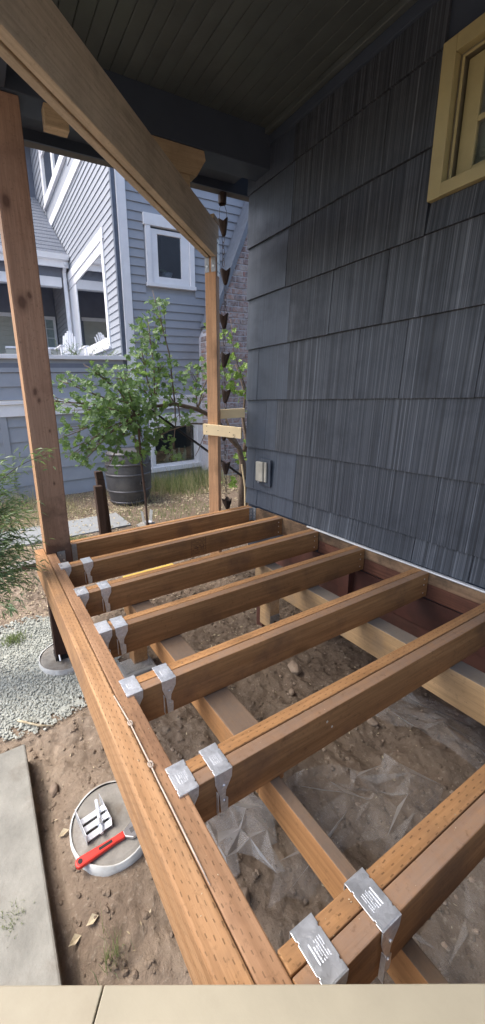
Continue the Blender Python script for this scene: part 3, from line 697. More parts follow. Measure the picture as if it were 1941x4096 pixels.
# ------------------------------------------------------------------ gravel, clods, stones, litter
gb=MB()
st_r=.50
for jx in range(-26,27):
    for jy in range(-26,27):
        x,y=.08+jx*.02,2.30+jy*.02
        if math.hypot(x-.08,y-2.30)>.5+.04*math.sin(jx*1.3+jy): continue
        q=[(x+a_,y+b_) for a_,b_ in ((0,0),(.02,0),(.02,.02),(0,.02))]
        gb.add([(a_,b_,float(gz(a_,b_))+.007+.003*math.sin(a_*400)*math.sin(b_*370)) for a_,b_ in q],[(0,1,2,3)])
for i in range(9500):
    a=random.random()*6.283; r=math.sqrt(random.random())*.56
    x,y=.08+r*math.cos(a)*1.0,2.30+r*math.sin(a)*.95
    if math.hypot(x-.285,y-2.28)<.165: continue
    if r>.46 and random.random()<.5: continue
    s=random.choice((.004,.005,.0055,.006,.007,.008,.0105)); gb.blob((x,y,float(gz(x,y))+.009+.004*random.random()),(s,s*random.uniform(.6,1),s*.6))
gb.build('gravel','gravel',kind='stuff')
def scatter(n,fn,name,mat):
    b=MB()
    for i in range(n): fn(b)
    return b.build(name,mat,kind='stuff')
def clod(b):
    x,y=random.uniform(-.6,2.1),random.uniform(.25,3.6)
    if (x<0 and y<1.68) or math.hypot(x-.08,y-2.3)<.5 or math.hypot(x-.232,y-1.135)<.17: return
    s=random.choice((.003,.004,.005,.006,.009,.013)); b.blob((x,y,float(gz(x,y))+s*.2),(s,s*random.uniform(.6,1),s*.7))
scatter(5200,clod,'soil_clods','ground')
def pebble(b):
    x,y=random.uniform(.3,2.1),random.uniform(.25,2.6)
    if math.hypot(x-.232,y-1.135)<.17: return
    s=random.choice((.004,.006,.009,.012)); b.blob((x,y,float(gz(x,y))+s*.3),(s,s*.75,s*.6))
scatter(260,pebble,'pebbles','stone')
for x,y,s,lab in ((1.49,1.45,.06,'angular tan rock on the soil under the middle of the deck'),(1.34,1.32,.028,'round pebble beside the angular rock'),(1.55,.97,.036,'grey round stone near the plastic sheet'),(.54,.72,.05,'long tan clod of earth beside the near joist'),(.34,1.00,.034,'grey rock against the near pier'),(.31,.955,.022,'small rock in front of the near pier'),(1.72,1.02,.02,'small pale stone near the yellow girder'),(.06,1.43,.035,'flat grey stone next to the concrete slab')):
    b=MB(); b.blob((x,y,float(gz(x,y))+s*.35),(s,s*.7,s*.6))
    o=b.build('rock','stone',bevel=.004); tag(o,lab,'rock','rocks on the soil under the deck')
def litterq(b,xr,yr,s0=.010,s1=.028):
    x,y=random.uniform(*xr),random.uniform(*yr)
    if (x<0 and y<1.68): return
    z=float(gz(x,y))+.006+(.02 if y>4.6 and y<5.24 and x<1.6 else 0); a=random.random()*6.28; L=random.uniform(s0,s1); w_=L*random.uniform(.25,.5)
    c,s=math.cos(a),math.sin(a); t=random.uniform(-.4,.4)*w_; k=random.uniform(.0,.5)*w_
    P=[(-L/2,0,0),(0,-w_/2,k+t),(L/2,0,random.uniform(0,.3)*L),(0,w_/2,k-t)]
    b.add([(x+p*c-q*s,y+p*s+q*c,z+r) for p,q,r in P],[(0,1,2,3)])
b=MB()
for i in range(2600): litterq(b,(-1.0,.5),(2.75,4.5))
for i in range(420): litterq(b,(-.6,2.1),(.3,3.0),.006,.018)
for i in range(700): litterq(b,(.6,2.1),(1.7,4.4))
for i in range(2600): litterq(b,(-2.5,4.6),(4.3,6.7),.02,.06)
for i in range(2600): litterq(b,(-2.2,4.4),(5.22,5.75),.02,.055)
b.build('leaf_litter','litter',kind='stuff')
# bigger dry leaves and a stick near the pier
for x,y,lab in ((.09,.90,'curled tan leaf on the soil left of the rim'),(.03,.89,'small dry leaf near the slab edge'),(.06,1.20,'tan leaf between slab and near pier'),(.205,1.295,'pale leaf touching the back of the near pier')):
    z=float(gz(x,y))+.008; o=MB().add([(x-.02,y,z),(x,y-.01,z+.008),(x+.022,y+.004,z+.004),(x+.004,y+.014,z+.012)],[(0,1,2),(0,2,3)]).build('dry_leaf','litter')
    sm_=o.modifiers.new('thick','SOLIDIFY'); sm_.thickness=.001
    tag(o,lab,'leaf','single dry leaves on the soil')
tw=MB().tube([(-.04,1.86,-.60),(.05,1.80,-.625),(.12,1.755,-.625)],[.006,.005,.003],6)
tag(tw.build('stick','litter',smooth=True),'bare stick on the soil below the gravel','stick')
# grass
def blade(b,x,y,z,h,lean,wd=.003):
    a=random.random()*6.28; c,s=math.cos(a),math.sin(a); lx,ly=lean*math.cos(a*1.7),lean*math.sin(a*1.7)
    b.add([(x-c*wd,y-s*wd,z),(x+c*wd,y+s*wd,z),(x+lx*.4+c*wd*.7,y+ly*.4+s*wd*.7,z+h*.6),(x+lx*.4-c*wd*.7,y+ly*.4-s*wd*.7,z+h*.6),(x+lx,y+ly,z+h)],[(0,1,2,3),(3,2,4)])
b=MB()
for i in range(9000):
    x=random.uniform(-2.6,2.3); y=random.uniform(5.3,6.8)
    if random.random()< .5+.5*math.sin(x*5)*math.sin(y*4): blade(b,x,y,-.66,random.uniform(.06,.38)*(.6+.4*math.sin(x*3)),random.uniform(.02,.2),.0035)
for i in range(900): blade(b,random.uniform(2.3,4.2),random.uniform(5.4,6.7),-.66,random.uniform(.1,.45),random.uniform(.03,.2),.003)
b.build('dry_grass','dry',kind='stuff')
b=MB()
for i in range(2600):
    cx_,cy_=random.choice(((2.9,6.2),(3.3,6.4),(3.7,6.2),(3.1,5.9),(3.9,6.5),(2.7,6.5)))
    blade(b,random.gauss(cx_,.18),min(random.gauss(cy_,.18),6.8),-.66,random.uniform(.05,.30),random.uniform(.03,.16),.005)
for i in range(500): blade(b,random.gauss(.78,.12),random.gauss(4.45,.06),-.66,random.uniform(.02,.07),random.uniform(.01,.04),.004)
for i in range(160): blade(b,random.gauss(-.0,.04),random.gauss(2.66,.03),-.64,random.uniform(.03,.08),random.uniform(.01,.05),.003)
for i in range(40): blade(b,random.gauss(.12,.02),random.gauss(.80,.02),-.65,random.uniform(.05,.12),random.uniform(.02,.06),.0015)
for i in range(60): blade(b,random.gauss(-.13,.02),random.gauss(1.0,.02),-.565,random.uniform(.01,.03),random.uniform(.01,.02),.0015)
for i in range(700): blade(b,random.uniform(1.6,3.0),random.gauss(4.9,.25),-.66,random.uniform(.02,.07),random.uniform(.01,.04),.004)
b.build('green_weeds','green',kind='stuff')
# ------------------------------------------------------------------ plastic sheets
def sheet(name,label,c,ex,ey,nx_,ny_,amp,seed,drape=False):
    c,ex,ey=Vector(c),Vector(ex),Vector(ey); r=np.random.default_rng(seed)
    vs=[];fs=[]
    for j in range(ny_+1):
        for i in range(nx_+1):
            u,v=i/nx_-.5,j/ny_-.5
            p=c+ex*(u+ .12*math.sin(v*7+seed)+r.uniform(-.45,.45)/nx_)+ey*(v+.1*math.sin(u*9+seed)+r.uniform(-.45,.45)/ny_)
            fold=r.uniform(0,1.6)*(1 if (i+j)%2 else .35)
            zz=float(gz(p.x,p.y))+.008+amp*fold
            if drape and .60<p.x<.76: zz=-.1455+.002*fold
            elif drape and .76<=p.x<.9: zz=zz*.6-.16*.4
            vs.append((p.x,p.y,zz))
    for j in range(ny_):
        for i in range(nx_): a=j*(nx_+1)+i; fs+= [(a,a+1,a+nx_+2),(a,a+nx_+2,a+nx_+1)] if (i+j)%2 else [(a,a+1,a+nx_+1),(a+1,a+nx_+2,a+nx_+1)]
    o=MB().add(vs,fs).build(name,'plastic_b' if seed==1 else 'plastic'); tag(o,label,'plastic sheet','clear plastic sheets on the soil'); return o
sheet('plastic_sheet','crumpled bright plastic piece left of the orange girder',(.66,.92,0),(.26,-.10,0),(.05,.28,0),6,6,.024,1)
sheet('plastic_sheet','clear plastic sheet with sharp folds between the two girders',(1.10,.74,0),(.66,-.15,0),(.12,.30,0),9,5,.030,2)
sheet('plastic_sheet','dull plastic strip beside the yellow girder',(1.80,.80,0),(.3,-.1,0),(.0,.7,0),6,9,.03,3)
sheet('plastic_sheet','plastic sheet at the foot of the nearest joist',(.95,.25,0),(.62,-.1,0),(.1,.4,0),7,5,.022,5)
cb2=thing('cement_block','grey cement block with a sunken top under the middle of the deck','block',(.64,1.93,-.65))
MB().box(.54,.75,1.85,2.0,-.66,-.585).build('block','soil_pot',cb2,bevel=.008)
MB().box(.56,.73,1.87,1.985,-.585,-.575).build('lid','plastic',cb2,bevel=.003)
tag(MB().obox((.98,3.08,-.645),(.52,.01,0),(0,.05,0),(0,0,.05)).build('yellow_level','yellow',bevel=.003),'yellow strip lying on the soil beyond the second joist','level')
# ------------------------------------------------------------------ edging timber, old stumps, anchor
tag(MB().obox((-.9,3.62,-.66),(1.35,.22,0),(-.02,.11,0),(0,0,.10)).build('edging_timber','timber',bevel=.008),'old grey-topped edging timber left of the deck corner','timber')
for (x0,x1,y0,y1,zt,lab,n_) in ((1.135,1.225,4.34,4.43,.0,'shorter dark weathered stump in front','a'),(1.215,1.31,4.47,4.55,.15,'taller dark weathered stump with a notched top','b')):
    t=thing('old_stump',lab,'post',((x0+x1)/2,(y0+y1)/2,-.66))
    m_=MB()
    pts=[(x0,y0,-.66),(x1,y0,-.66),(x1,y1,-.66),(x0,y1,-.66)]
    if n_=='a': m_.prism(pts,(-.02,0,zt+.66))
    else: m_.prism(pts,(-.035,0,zt+.56)).prism([(x0-.035,y0,zt-.1+.001),(x0+.055,y0,zt-.099),(x0+.055,y1,zt-.099),(x0-.035,y1,zt-.099)],(-.01,0,.10))
    m_.build('shaft','stump',t,bevel=.006)
    if n_=='b': MB().cyl((x1-.02,y0-.004,-.28),(x1-.02,y0,-.28),.012,n=8).build('bolt','rope',t)
an_=thing('post_anchor','galvanized post anchor on a small concrete footing beyond the deck','anchor',(1.81,4.51,-.65))
MB().blob((1.81,4.52,-.66),(.16,.12,.06)).build('footing','conc',an_)
MB().obox((1.76,4.45,-.62),(.10,0,0),(0,.09,0),(0,0,.012)).obox((1.76,4.45,-.61),(.003,0,0),(0,.09,0),(-.02,0,.16)).obox((1.855,4.45,-.61),(.003,0,0),(0,.09,0),(.02,0,.16)).build('stirrup','galv',an_)
MB().cyl((1.80,4.44,-.66),(1.80,4.44,-.60),.012,n=8).build('anchor_bolt','black',an_)
# ------------------------------------------------------------------ barrel, stake, rod
br_=thing('barrel','dark plastic rain barrel standing against the neighbouring wall','barrel',(2.05,5.78,-.66))
prof=[(.0005,-.66),(.27,-.66),(.30,-.655),(.325,-.55),(.355,-.40),(.368,-.24),(.366,-.10),(.350,.06),(.325,.17),(.315,.19),(.29,.195),(.0005,.19)]
MB().lathe((2.05,5.78,0),prof,40).build('body','barrel',br_,smooth=True)
for z,r in ((-.42,.355),(-.16,.3725),(.0,.364),(.16,.333),(-.60,.318)):
    MB().lathe((2.05,5.78,0),[(r,z-.016),(r+.006,z-.012),(r+.006,z+.012),(r,z+.016)],40).build('hoop','hoop',br_,smooth=True)
a=math.radians(-83); hx,hy=2.05+.372*math.cos(a),5.78+.372*math.sin(a)
MB().obox((hx+.0,hy-.012,-.31),(.10,0.012,0),(0,.02,0),(0,0,.06)).build('bung_frame','hoop',br_,bevel=.004)
MB().obox((hx+.012,hy-.015,-.30),(.075,0.009,0),(0,.006,0),(0,0,.04)).build('bung_hole','black',br_)
tag(MB().tube([(1.69,4.2,-.68),(1.685,4.2,-.2),(1.66,4.21,.3),(1.655,4.2,.84)],[.014,.014,.015,.012],7).build('garden_stake','stake'),'thin brown stake standing in front of the barrel','stake')
tag(MB().tube([(1.75,4.35,.95),(3.9,4.05,-.70)],[.013,.018],8).build('support_rod','black'),'black rod slanting under the tree branch','rod')
# ------------------------------------------------------------------ tree
TREE=thing('leafy_tree','green leafy tree arching from right to left in front of the grey house','tree',(3.2,4.3,-.66))
tp=[(3.20,4.3,-.70),(3.21,4.3,-.3),(3.22,4.3,.06),(3.16,4.3,.28),(2.99,4.3,.44),(2.85,4.3,.62),(2.70,4.3,.74),(2.51,4.3,.83),(2.19,4.3,.91),(1.92,4.3,.89),(1.67,4.28,.80)]
MB().tube(tp,[.05,.045,.042,.035,.030,.028,.028,.027,.024,.019,.012],9).build('trunk','bark',TREE,smooth=True)
MB().tube([(3.05,4.0,-.7),(3.04,4.0,-.2),(3.0,4.02,.1)],.012,6).build('trunk','brace',TREE,label='thin pale sucker stem')
blobs=[(1.15,4.25,.52,.16,.12,34),(.92,4.25,.45,.10,.12,22),(1.62,4.2,.36,.16,.09,36),(1.30,4.25,.30,.10,.10,18),(.72,4.3,1.0,.12,.12,24),(2.01,4.3,1.99,0.12,0.13,26),(1.90,4.3,1.72,0.15,0.16,60),(1.80,4.3,1.47,0.17,0.13,60),(2.01,4.3,1.31,0.16,0.14,60),(1.51,4.3,1.25,0.22,0.13,80),(1.74,4.3,1.11,0.30,0.18,130),(1.37,4.3,1.01,0.28,0.15,110),(0.94,4.3,1.16,0.17,0.09,36),(1.05,4.3,0.89,0.22,0.13,70),(1.29,4.3,0.71,0.24,0.16,100),(0.88,4.3,0.63,0.10,0.13,30),(1.05,4.3,0.36,0.08,0.09,24),(1.53,4.3,0.81,0.28,0.18,150),(1.85,4.3,0.85,0.26,0.13,80),(2.20,4.3,1.07,0.22,0.14,50),(2.52,4.3,1.25,0.20,0.10,34),(2.74,4.3,1.31,0.10,0.10,22),(2.25,4.3,0.74,0.20,0.09,34),(1.97,4.3,0.55,0.15,0.12,30),(2.13,4.3,0.31,0.13,0.09,16),(1.73,4.3,0.50,0.12,0.13,30),(1.42,4.3,.50,.16,.12,34),(2.6,4.3,.98,.16,.12,22),(1.2,4.3,1.3,.1,.08,14)]
def leaf_shape(kind=0):
    P=[(0,0),(.28,-.05),(.5,.15),(.33,.32),(.42,.62),(.18,.58),(0,1),(-.18,.58),(-.42,.62),(-.33,.32),(-.5,.15),(-.28,-.05)]
    return P
def add_leaf(b,c,s,nrm,rot):
    n_=Vector(nrm).normalized(); u=n_.orthogonal().normalized(); v=n_.cross(u)
    cr,sr=math.cos(rot),math.sin(rot); U=u*cr+v*sr; V=v*cr-u*sr
    P=leaf_shape(); vs=[Vector(c)+V*(.35*s)-n_*(.06*s)]
    for x,y in P: vs.append(Vector(c)+U*(x*s)+V*(y*s)+n_*(-.18*abs(x)*s+.1*s*math.sin(y*3)))
    b.add(vs,[(0,i+1,(i+1)%12+1) for i in range(12)])
cr=MB(); crd=MB(); single=[]; pts_all=[]
for (x,y,z,rx,rz,n_) in blobs:
    for i in range(int(n_*1.7)):
        while True:
            p=(random.uniform(-1,1),random.uniform(-1,1),random.uniform(-1,1))
            if sum(q*q for q in p)<1: break
        c=(x+p[0]*rx*1.35,y+p[1]*min(.42,rx*1.8),z+p[2]*rz*1.38)
        nrm=(random.gauss(-.2,.5),random.gauss(-.6,.5),random.gauss(.7,.45)); s=random.uniform(.045,.09)
        if math.sin(c[0]*23+2)*math.sin(c[2]*27+1)+.6*math.sin(c[0]*51+c[2]*43)<-.25: continue
        pts_all.append(c)
        if p[1]<-.1 and len(single)<290 and random.random()<.35: single.append((c,s,nrm,random.random()*6.28))
        else: add_leaf(cr,c,s,nrm,random.random()*6.28)
cr.build('crown','leaf',TREE,kind='stuff')
lm=MB(); add_leaf(lm,(0,0,0),1,(0,0,1),0)
lme=bpy.data.meshes.new('leaf'); lme.from_pydata(lm.v,[],lm.f); lme.materials.append(M['leaf'])
lme2=lme.copy(); lme2.materials[0]=M['leaf_y']
for k_,(c,s,nrm,ro) in enumerate(single):
    o=bpy.data.objects.new('leaf',lme2 if (c[0]>2.3 or random.random()<.12) else lme); COL.objects.link(o); o.parent=TREE
    n_=Vector(nrm).normalized(); q=n_.to_track_quat('Z','Y')@Matrix.Rotation(ro,3,'Z').to_quaternion()
    o.rotation_mode='QUATERNION'; o.rotation_quaternion=q; o.scale=(s,s,s); o.location=Vector(c)-TREE.location
# branches to the leaf clumps
hub=[Vector(p) for p in tp[5:]]
for (x,y,z,rx,rz,n_) in blobs:
    t=Vector((x,y,z)); h=min(hub,key=lambda q:(q-t).length)
    mid=(h+t)/2+Vector((random.uniform(-.05,.05),random.uniform(-.08,.08),.04))
    tb_=MB().tube([h,mid,t,t+(t-mid)*.35],[.010,.008,.005,.003],6)
    for k_ in range(4):
        e=t+Vector((random.uniform(-rx,rx),random.uniform(-.2,.2),random.uniform(-rz,rz)))
        tb_.tube([mid.lerp(t,random.uniform(.2,1)),(t+e)/2+Vector((0,0,.02)),e],[.004,.003,.0015],5)
    tb_.build('branch','bark',TREE,smooth=True)
MB().tube([(2.75,4.3,.70),(2.6,4.25,.55),(2.45,4.2,.32),(2.40,4.2,.25)],[.008,.007,.005,.003],6).build('branch','bark',TREE,smooth=True)
MB().tube([(2.8,4.3,.62),(2.4,4.25,.66),(2.05,4.2,.60),(1.8,4.2,.50)],[.014,.011,.008,.004],6).build('branch','bark',TREE,smooth=True)
# vine tree right of the slim post
VT=thing('climbing_vine','yellow-green vine with bare stems in front of the brick chimney','vine',(3.2,4.5,-.66))
MB().tube([(3.42,4.5,-.7),(3.40,4.5,-.1),(3.36,4.5,.15),(3.2,4.5,.42),(3.05,4.5,.75)],[.045,.042,.04,.022,.012],8).build('stem','bark',VT,smooth=True)
MB().tube([(3.38,4.5,.0),(3.44,4.5,.35),(3.38,4.5,.65),(3.42,4.5,1.0),(3.25,4.5,1.4)],[.035,.03,.022,.014,.008],8).build('stem','bark',VT,smooth=True)
MB().tube([(3.4,4.4,.95),(3.25,4.4,1.3),(3.15,4.4,1.55),(3.1,4.4,1.95)],[.009,.008,.006,.003],6).build('stem','bark',VT,smooth=True)
b=MB()
for x,y,z,r,n_ in ((3.12,4.4,1.42,.12,16),(3.1,4.4,1.15,.10,16),(3.32,4.4,.98,.10,14),(3.22,4.4,1.2,.12,10),(3.05,4.4,1.75,.10,9),(3.4,4.4,1.3,.08,8),(3.45,4.4,.85,.08,8),(3.3,4.4,.1,.10,12),(3.08,4.4,-.22,.09,10),(3.45,4.4,.35,.06,6),(2.85,4.4,1.4,.1,12),(2.83,4.4,1.8,.08,8)):
    for i in range(n_): add_leaf(b,(random.gauss(x,r*.6),random.gauss(y,.06),random.gauss(z,r*.6)),random.uniform(.05,.095),(random.gauss(-.3,.4),random.gauss(-.8,.4),random.gauss(.5,.4)),random.random()*6.28)
b.build('foliage','leaf_y',VT,kind='stuff')
# shrub at the left edge
SH=thing('willowy_shrub','narrow-leaved grey-green shrub leaning in at the left edge','shrub',(-.45,2.35,-.66))
st_=MB(); lf=MB()
def nleaf(b,p,d,L,wd):
    d=Vector(d).normalized(); s=d.cross(Vector((random.uniform(-1,1),random.uniform(-1,1),1))).normalized()*wd
    p=Vector(p); q=p+d*L*.5; e=p+d*L+Vector((0,0,-L*.15))
    b.add([p,q+s+Vector((0,0,.002)),e,q-s],[(0,1,2,3)])
tips=[(.0,2.3,.66),(-.05,2.35,.55),(.05,2.25,.52),(.0,2.3,.36),(.04,2.3,.08),(-.05,2.3,.0),(-.02,2.25,.28),(.06,2.3,-.06),(.05,2.3,.60),(.12,2.25,.45),(-.02,2.4,.50),(.06,2.35,.32),(.14,2.3,.22),(.02,2.2,.16),(.12,2.25,.05),(-.05,2.3,.30),(.02,2.35,-.02),(-.1,2.2,.1),(-.12,2.35,.42),(.29,2.32,.70),(.08,2.15,.38),(-.03,2.1,-.08),(.05,2.4,.12),(.1,2.4,.38),(-.15,2.3,-.05),(.0,2.25,.42),(.05,2.28,.24),(-.06,2.22,.2),(.10,2.32,.14)]
for tx,ty,tz in tips:
    tx+=.07; b0=Vector((-.45+random.uniform(-.06,.06),2.35+random.uniform(-.05,.05),-.66)); t=Vector((tx,ty,tz))
    m1=Vector((b0.x+(t.x-b0.x)*.35,b0.y,t.z*.7+.15)); P=[]
    for k_ in range(17):
        u=k_/16; P.append(b0*(1-u)**2+m1*2*u*(1-u)+t*u*u)
    st_.tube(P,[.006*(1-.8*k_/16) for k_ in range(17)],5)
    for k_ in range(5,17):
        for q in range(20):
            p=P[k_].lerp(P[max(k_-1,0)],random.random())+Vector((random.gauss(0,.03),random.gauss(0,.03),random.gauss(0,.03))); dd=(P[k_]-P[k_-1]).normalized()+Vector((random.uniform(-.9,.9),random.uniform(-.9,.9),random.uniform(-.8,.6)))
            nleaf(lf,p,dd,random.uniform(.035,.075),random.uniform(.003,.006))
st_.build('stem','stake',SH); lf.build('foliage','willow',SH,kind='stuff')
# ------------------------------------------------------------------ rain chain
RC=thing('rain_chain','dark cup-style rain chain hanging from the gutter behind the slim post','rain chain',(2.07,3.05,-.62))
MB().lathe((2.07,3.05,0),[(.036,2.63),(.034,2.54),(.030,2.53),(.028,2.54),(.03,2.63)],14).build('outlet_funnel','bronze',RC,smooth=True)
cup=None; link=None; zc=[2.40,2.03,1.67,1.34,1.02,.67,.34,-.03]
zs=2.53
for i,z in enumerate(zc):
    x=2.085 if i else 2.075; off=.012*math.sin(i*2.1)
    if cup is None:
        n=16; vs=[];fs=[]
        for r,zz in ((.012,-.10),(.020,-.085),(.040,-.02),(.048,.015)):
            for k_ in range(n):
                a=2*math.pi*k_/n; rr=r*(1+(.12*math.cos(a*4) if zz>-.05 else 0)); z2=zz+(.012*math.cos(a*4) if zz>0 else 0)
                vs.append((rr*math.cos(a),rr*math.sin(a),z2))
        for q in range(3):
            for k_ in range(n): fs.append((q*n+k_,q*n+(k_+1)%n,(q+1)*n+(k_+1)%n,(q+1)*n+k_))
        cup=bpy.data.meshes.new('chain_cup'); cup.from_pydata(vs,[],fs); cup.materials.append(M['bronze'])
        lm=MB().tube([(.012*math.cos(t),0,.026*math.sin(t)) for t in np.linspace(0,2*math.pi,13)],.0022,5)
        link=bpy.data.meshes.new('chain_link'); link.from_pydata(lm.v,[],lm.f); link.materials.append(M['bronze'])
    o=bpy.data.objects.new('chain_cup',cup); COL.objects.link(o); o.parent=RC; o.location=Vector((x+off,3.05,z))-RC.location; o.rotation_euler=(random.uniform(-.1,.1),random.uniform(-.15,.15),random.random())
    m_=o.modifiers.new('thick','SOLIDIFY'); m_.thickness=.002
    zb=z-.12; zn=(zc[i+1]+.04) if i+1<len(zc) else -.3; k_=0
    while zb>zn:
        o=bpy.data.objects.new('chain_link',link); COL.objects.link(o); o.parent=RC; o.location=Vector((x+off*.5,3.05,zb))-RC.location; s=1 if k_%2 else 1.25
        o.scale=(s,1,s); o.rotation_euler=(0,0,(k_%2)*1.2+.3); zb-=.042*(1 if k_%2 else 1.15); k_+=1
for s in (-1,1): MB().tube([(2.075+s*.012,3.05,2.54),(2.075+s*.035,3.05,2.49),(2.075+s*.035,3.05,2.42)],.002,5).build('chain_hook','bronze',RC)
# ------------------------------------------------------------------ neighbouring house
NB=thing('grey_house','blue-grey clapboard house with white trim beyond the deck','house',(2.6,6.9,-.62))
LX=2.6; FY=6.9
def part(name,mat,mb,bevel=0,label=None,parent=None,smooth=False): return mb.build(name,mat,parent or NB,bevel=bevel,label=label,smooth=smooth)
# core walls with real openings
WX0,WX1,WZa,WZb=3.12,3.98,2.98,3.88
BX0,BX1,BZa,BZb=2.98,4.10,-.40,.50       # basement window
def frontwall(x0,x1,y0,y1,z0,z1,holes,mat):
    cuts=sorted({z0,z1,*[h[2] for h in holes],*[h[3] for h in holes]}); m_=MB()
    for a,b in zip(cuts,cuts[1:]):
        hs=[h for h in holes if h[2]<=a and h[3]>=b]
        xs_=[x0]+[v for h in hs for v in (h[0],h[1])]+[x1]
        for i in range(0,len(xs_),2):
            if xs_[i+1]>xs_[i]: m_.box(xs_[i],xs_[i+1],y0,y1,a,b)
    return m_
part('wall','siding',frontwall(LX+.03,9.5,FY+.02,FY+.14,-.7,8.6,[(WX0,WX1,WZa,WZb),(BX0,BX1,BZa,BZb)],'siding'))
# left wall (plane x=2.6), openings: big window y 7.86-10.95, upper window
def sidewall(y0,y1,x0,x1,z0,z1,holes):
    cuts=sorted({z0,z1,*[h[2] for h in holes],*[h[3] for h in holes]}); m_=MB()
    for a,b in zip(cuts,cuts[1:]):
        hs=sorted([h for h in holes if h[2]<=a and h[3]>=b]); ys_=[y0]+[v for h in hs for v in (h[0],h[1])]+[y1]
        for i in range(0,len(ys_),2): m_.box(x0,x1,ys_[i],ys_[i+1],a,b)
    return m_
LH=[(7.95,10.95,2.12,3.72),(10.0,12.45,6.42,8.2)]
part('wall','siding',sidewall(FY+.14,14.0,LX+.02,LX+.12,-.7,8.6,LH))
part('room','interior',MB().box(LX+.9,LX+1.0,7.2,13.9,-.6,8.5).box(LX+.13,9.4,7.9,7.95,-.6,1.2).box(LX+.13,9.4,8.3,8.4,1.3,8.4),label='dark rooms behind the windows')
part('floor_slab','interior',MB().box(LX+.13,9.4,7.05,13.9,1.2,1.3).box(LX+.13,9.4,7.05,13.9,4.9,5.0))
# front siding boards
def lap(m_,x0,x1,z0,e,y=FY): # clapboard on front face
    m_.prism([(x0,y+.021,z0),(x0,y-.006,z0),(x0,y+.012,z0+e+.01),(x0,y+.021,z0+e+.01)],(x1-x0,0,0))
z=1.0
while z<6.2:
    e=.1395; segs=[(2.742,9.4)]
    if z+e>2.93 and z<4.065: segs=[(2.742,3.03),(4.045,9.4)]
    for a,b in segs:
        m_=MB(); lap(m_,a,b,z,e); part('siding_board','siding',m_)
    z+=e
z=-.40-.25
for z in (-.66,-.40,-.15,.10,.35,.60):
    e=.25 if z>-.6 else .26
    segs=[(-3.2,.34),(.44,2.92),(4.24,4.5)] if z<.6 and z>-.5 else [(-3.2,.34),(.44,4.5)]
    for a,b in segs:
        m_=MB(); lap(m_,a,b,z,e if z<.6 else .17); part('siding_board','siding',m_)
for z in (1.03,1.24,1.46):
    m_=MB(); lap(m_,-3.2,2.60,z,.2); part('siding_board','siding',m_)
# left side clapboards
def lapy(m_,y0,y1,z0,e,x=LX): m_.prism([(x+.021,y0,z0),(x-.006,y0,z0),(x+.012,y0,z0+e+.01),(x+.021,y0,z0+e+.01)],(0,y1-y0,0))
z=1.7
while z<5.50:
    e=.1262
    segs=[(FY+.09,13.9)] if not (z+e>2.0 and z<4.09) else [(FY+.09,7.80),(11.10,13.9)]
    for a,b in segs: m_=MB(); lapy(m_,a,b,z,e); part('siding_board','siding',m_)
    z+=e
z=5.79
while z<8.4:
    e=.205
    segs=[(FY+.09,13.9)] if z+e<6.2 else [(FY+.09,9.88),(12.62,13.9)]
    for a,b in segs: m_=MB(); lapy(m_,a,b,z,e); part('siding_board','siding',m_)
    z+=e
part('belt_board','white',MB().box(LX-.03,LX+.02,FY+.05,13.95,5.57,5.78).box(LX-.03,9.4,FY-.03,FY+.02,5.57,5.78),.004)
part('corner_board','white',MB().box(LX+.01,2.74,FY-.022,FY+.022,1.0,8.5),.003)
part('corner_board','white',MB().box(LX-.022,LX+.009,FY-.022,FY+.09,1.0,8.5),.003)
part('downspout','downspout',MB().box(LX-.10,LX-.024,FY+.0,FY+.07,1.0,8.4),.01,label='slate downspout at the corner')
part('water_table','white',MB().box(-3.2,4.46,FY-.035,FY+.02,.77,.955),.003,label='wide white band above the basement')
part('water_table','white',MB().box(-3.2,4.47,FY-.06,FY+.02,.958,1.02),.003)
part('corner_board','siding',MB().box(.341,.439,FY-.02,FY+.02,-.66,.77),.003)
part('roof','roof',MB().prism([(1.9,6.2,8.5),(6,6.2,10.8),(9.8,6.2,8.5)],(0,8.6,0)))
# small window
w1=part('window','white',MB().box(3.03,4.05,FY-.04,FY+.02,3.885,4.065),.003,label='small white-framed window with a bowl on its sill')
for nme,mb in (('casing',MB().box(3.06,3.155,FY-.034,FY+.02,2.99,3.884)),('casing',MB().box(3.93,4.03,FY-.034,FY+.02,2.99,3.884)),('sill',MB().box(3.04,4.05,FY-.045,FY+.02,2.925,2.989)),
    ('sash',MB().box(3.156,3.29,FY-.01,FY+.03,2.99,3.85).box(3.76,3.929,FY-.01,FY+.03,2.99,3.85).box(3.29,3.76,FY-.01,FY+.03,3.775,3.85).box(3.29,3.76,FY-.01,FY+.03,2.99,3.10))):
    mb.build(nme,'white',w1,bevel=.003)
MB().box(3.29,3.76,FY+.008,FY+.013,3.10,3.775).build('pane','glass',w1)
bw=thing('bowl','white bowl with a small plant on the sill of the small window','bowl',(3.52,7.0,3.10))
MB().lathe((3.52,7.02,3.10),[(.0005,0),(.05,.0),(.085,.05),(.10,.10),(.096,.10),(.075,.05),(.0005,.02)],18).build('dish','white',bw,smooth=True)
b=MB(); 
for i in range(12): add_leaf(b,(random.gauss(3.46,.03),7.02,random.uniform(3.19,3.25)),.05,(0,-1,.5),random.random()*6)
b.build('plant','leaf',bw,kind='stuff')
MB().box(3.10,4.0,FY+.05,FY+.16,3.08,3.098).build('inner_sill','white',w1)
part('corner_board','downspout',MB().box(4.30,4.38,FY-.04,FY+.0,1.02,2.25),.003)
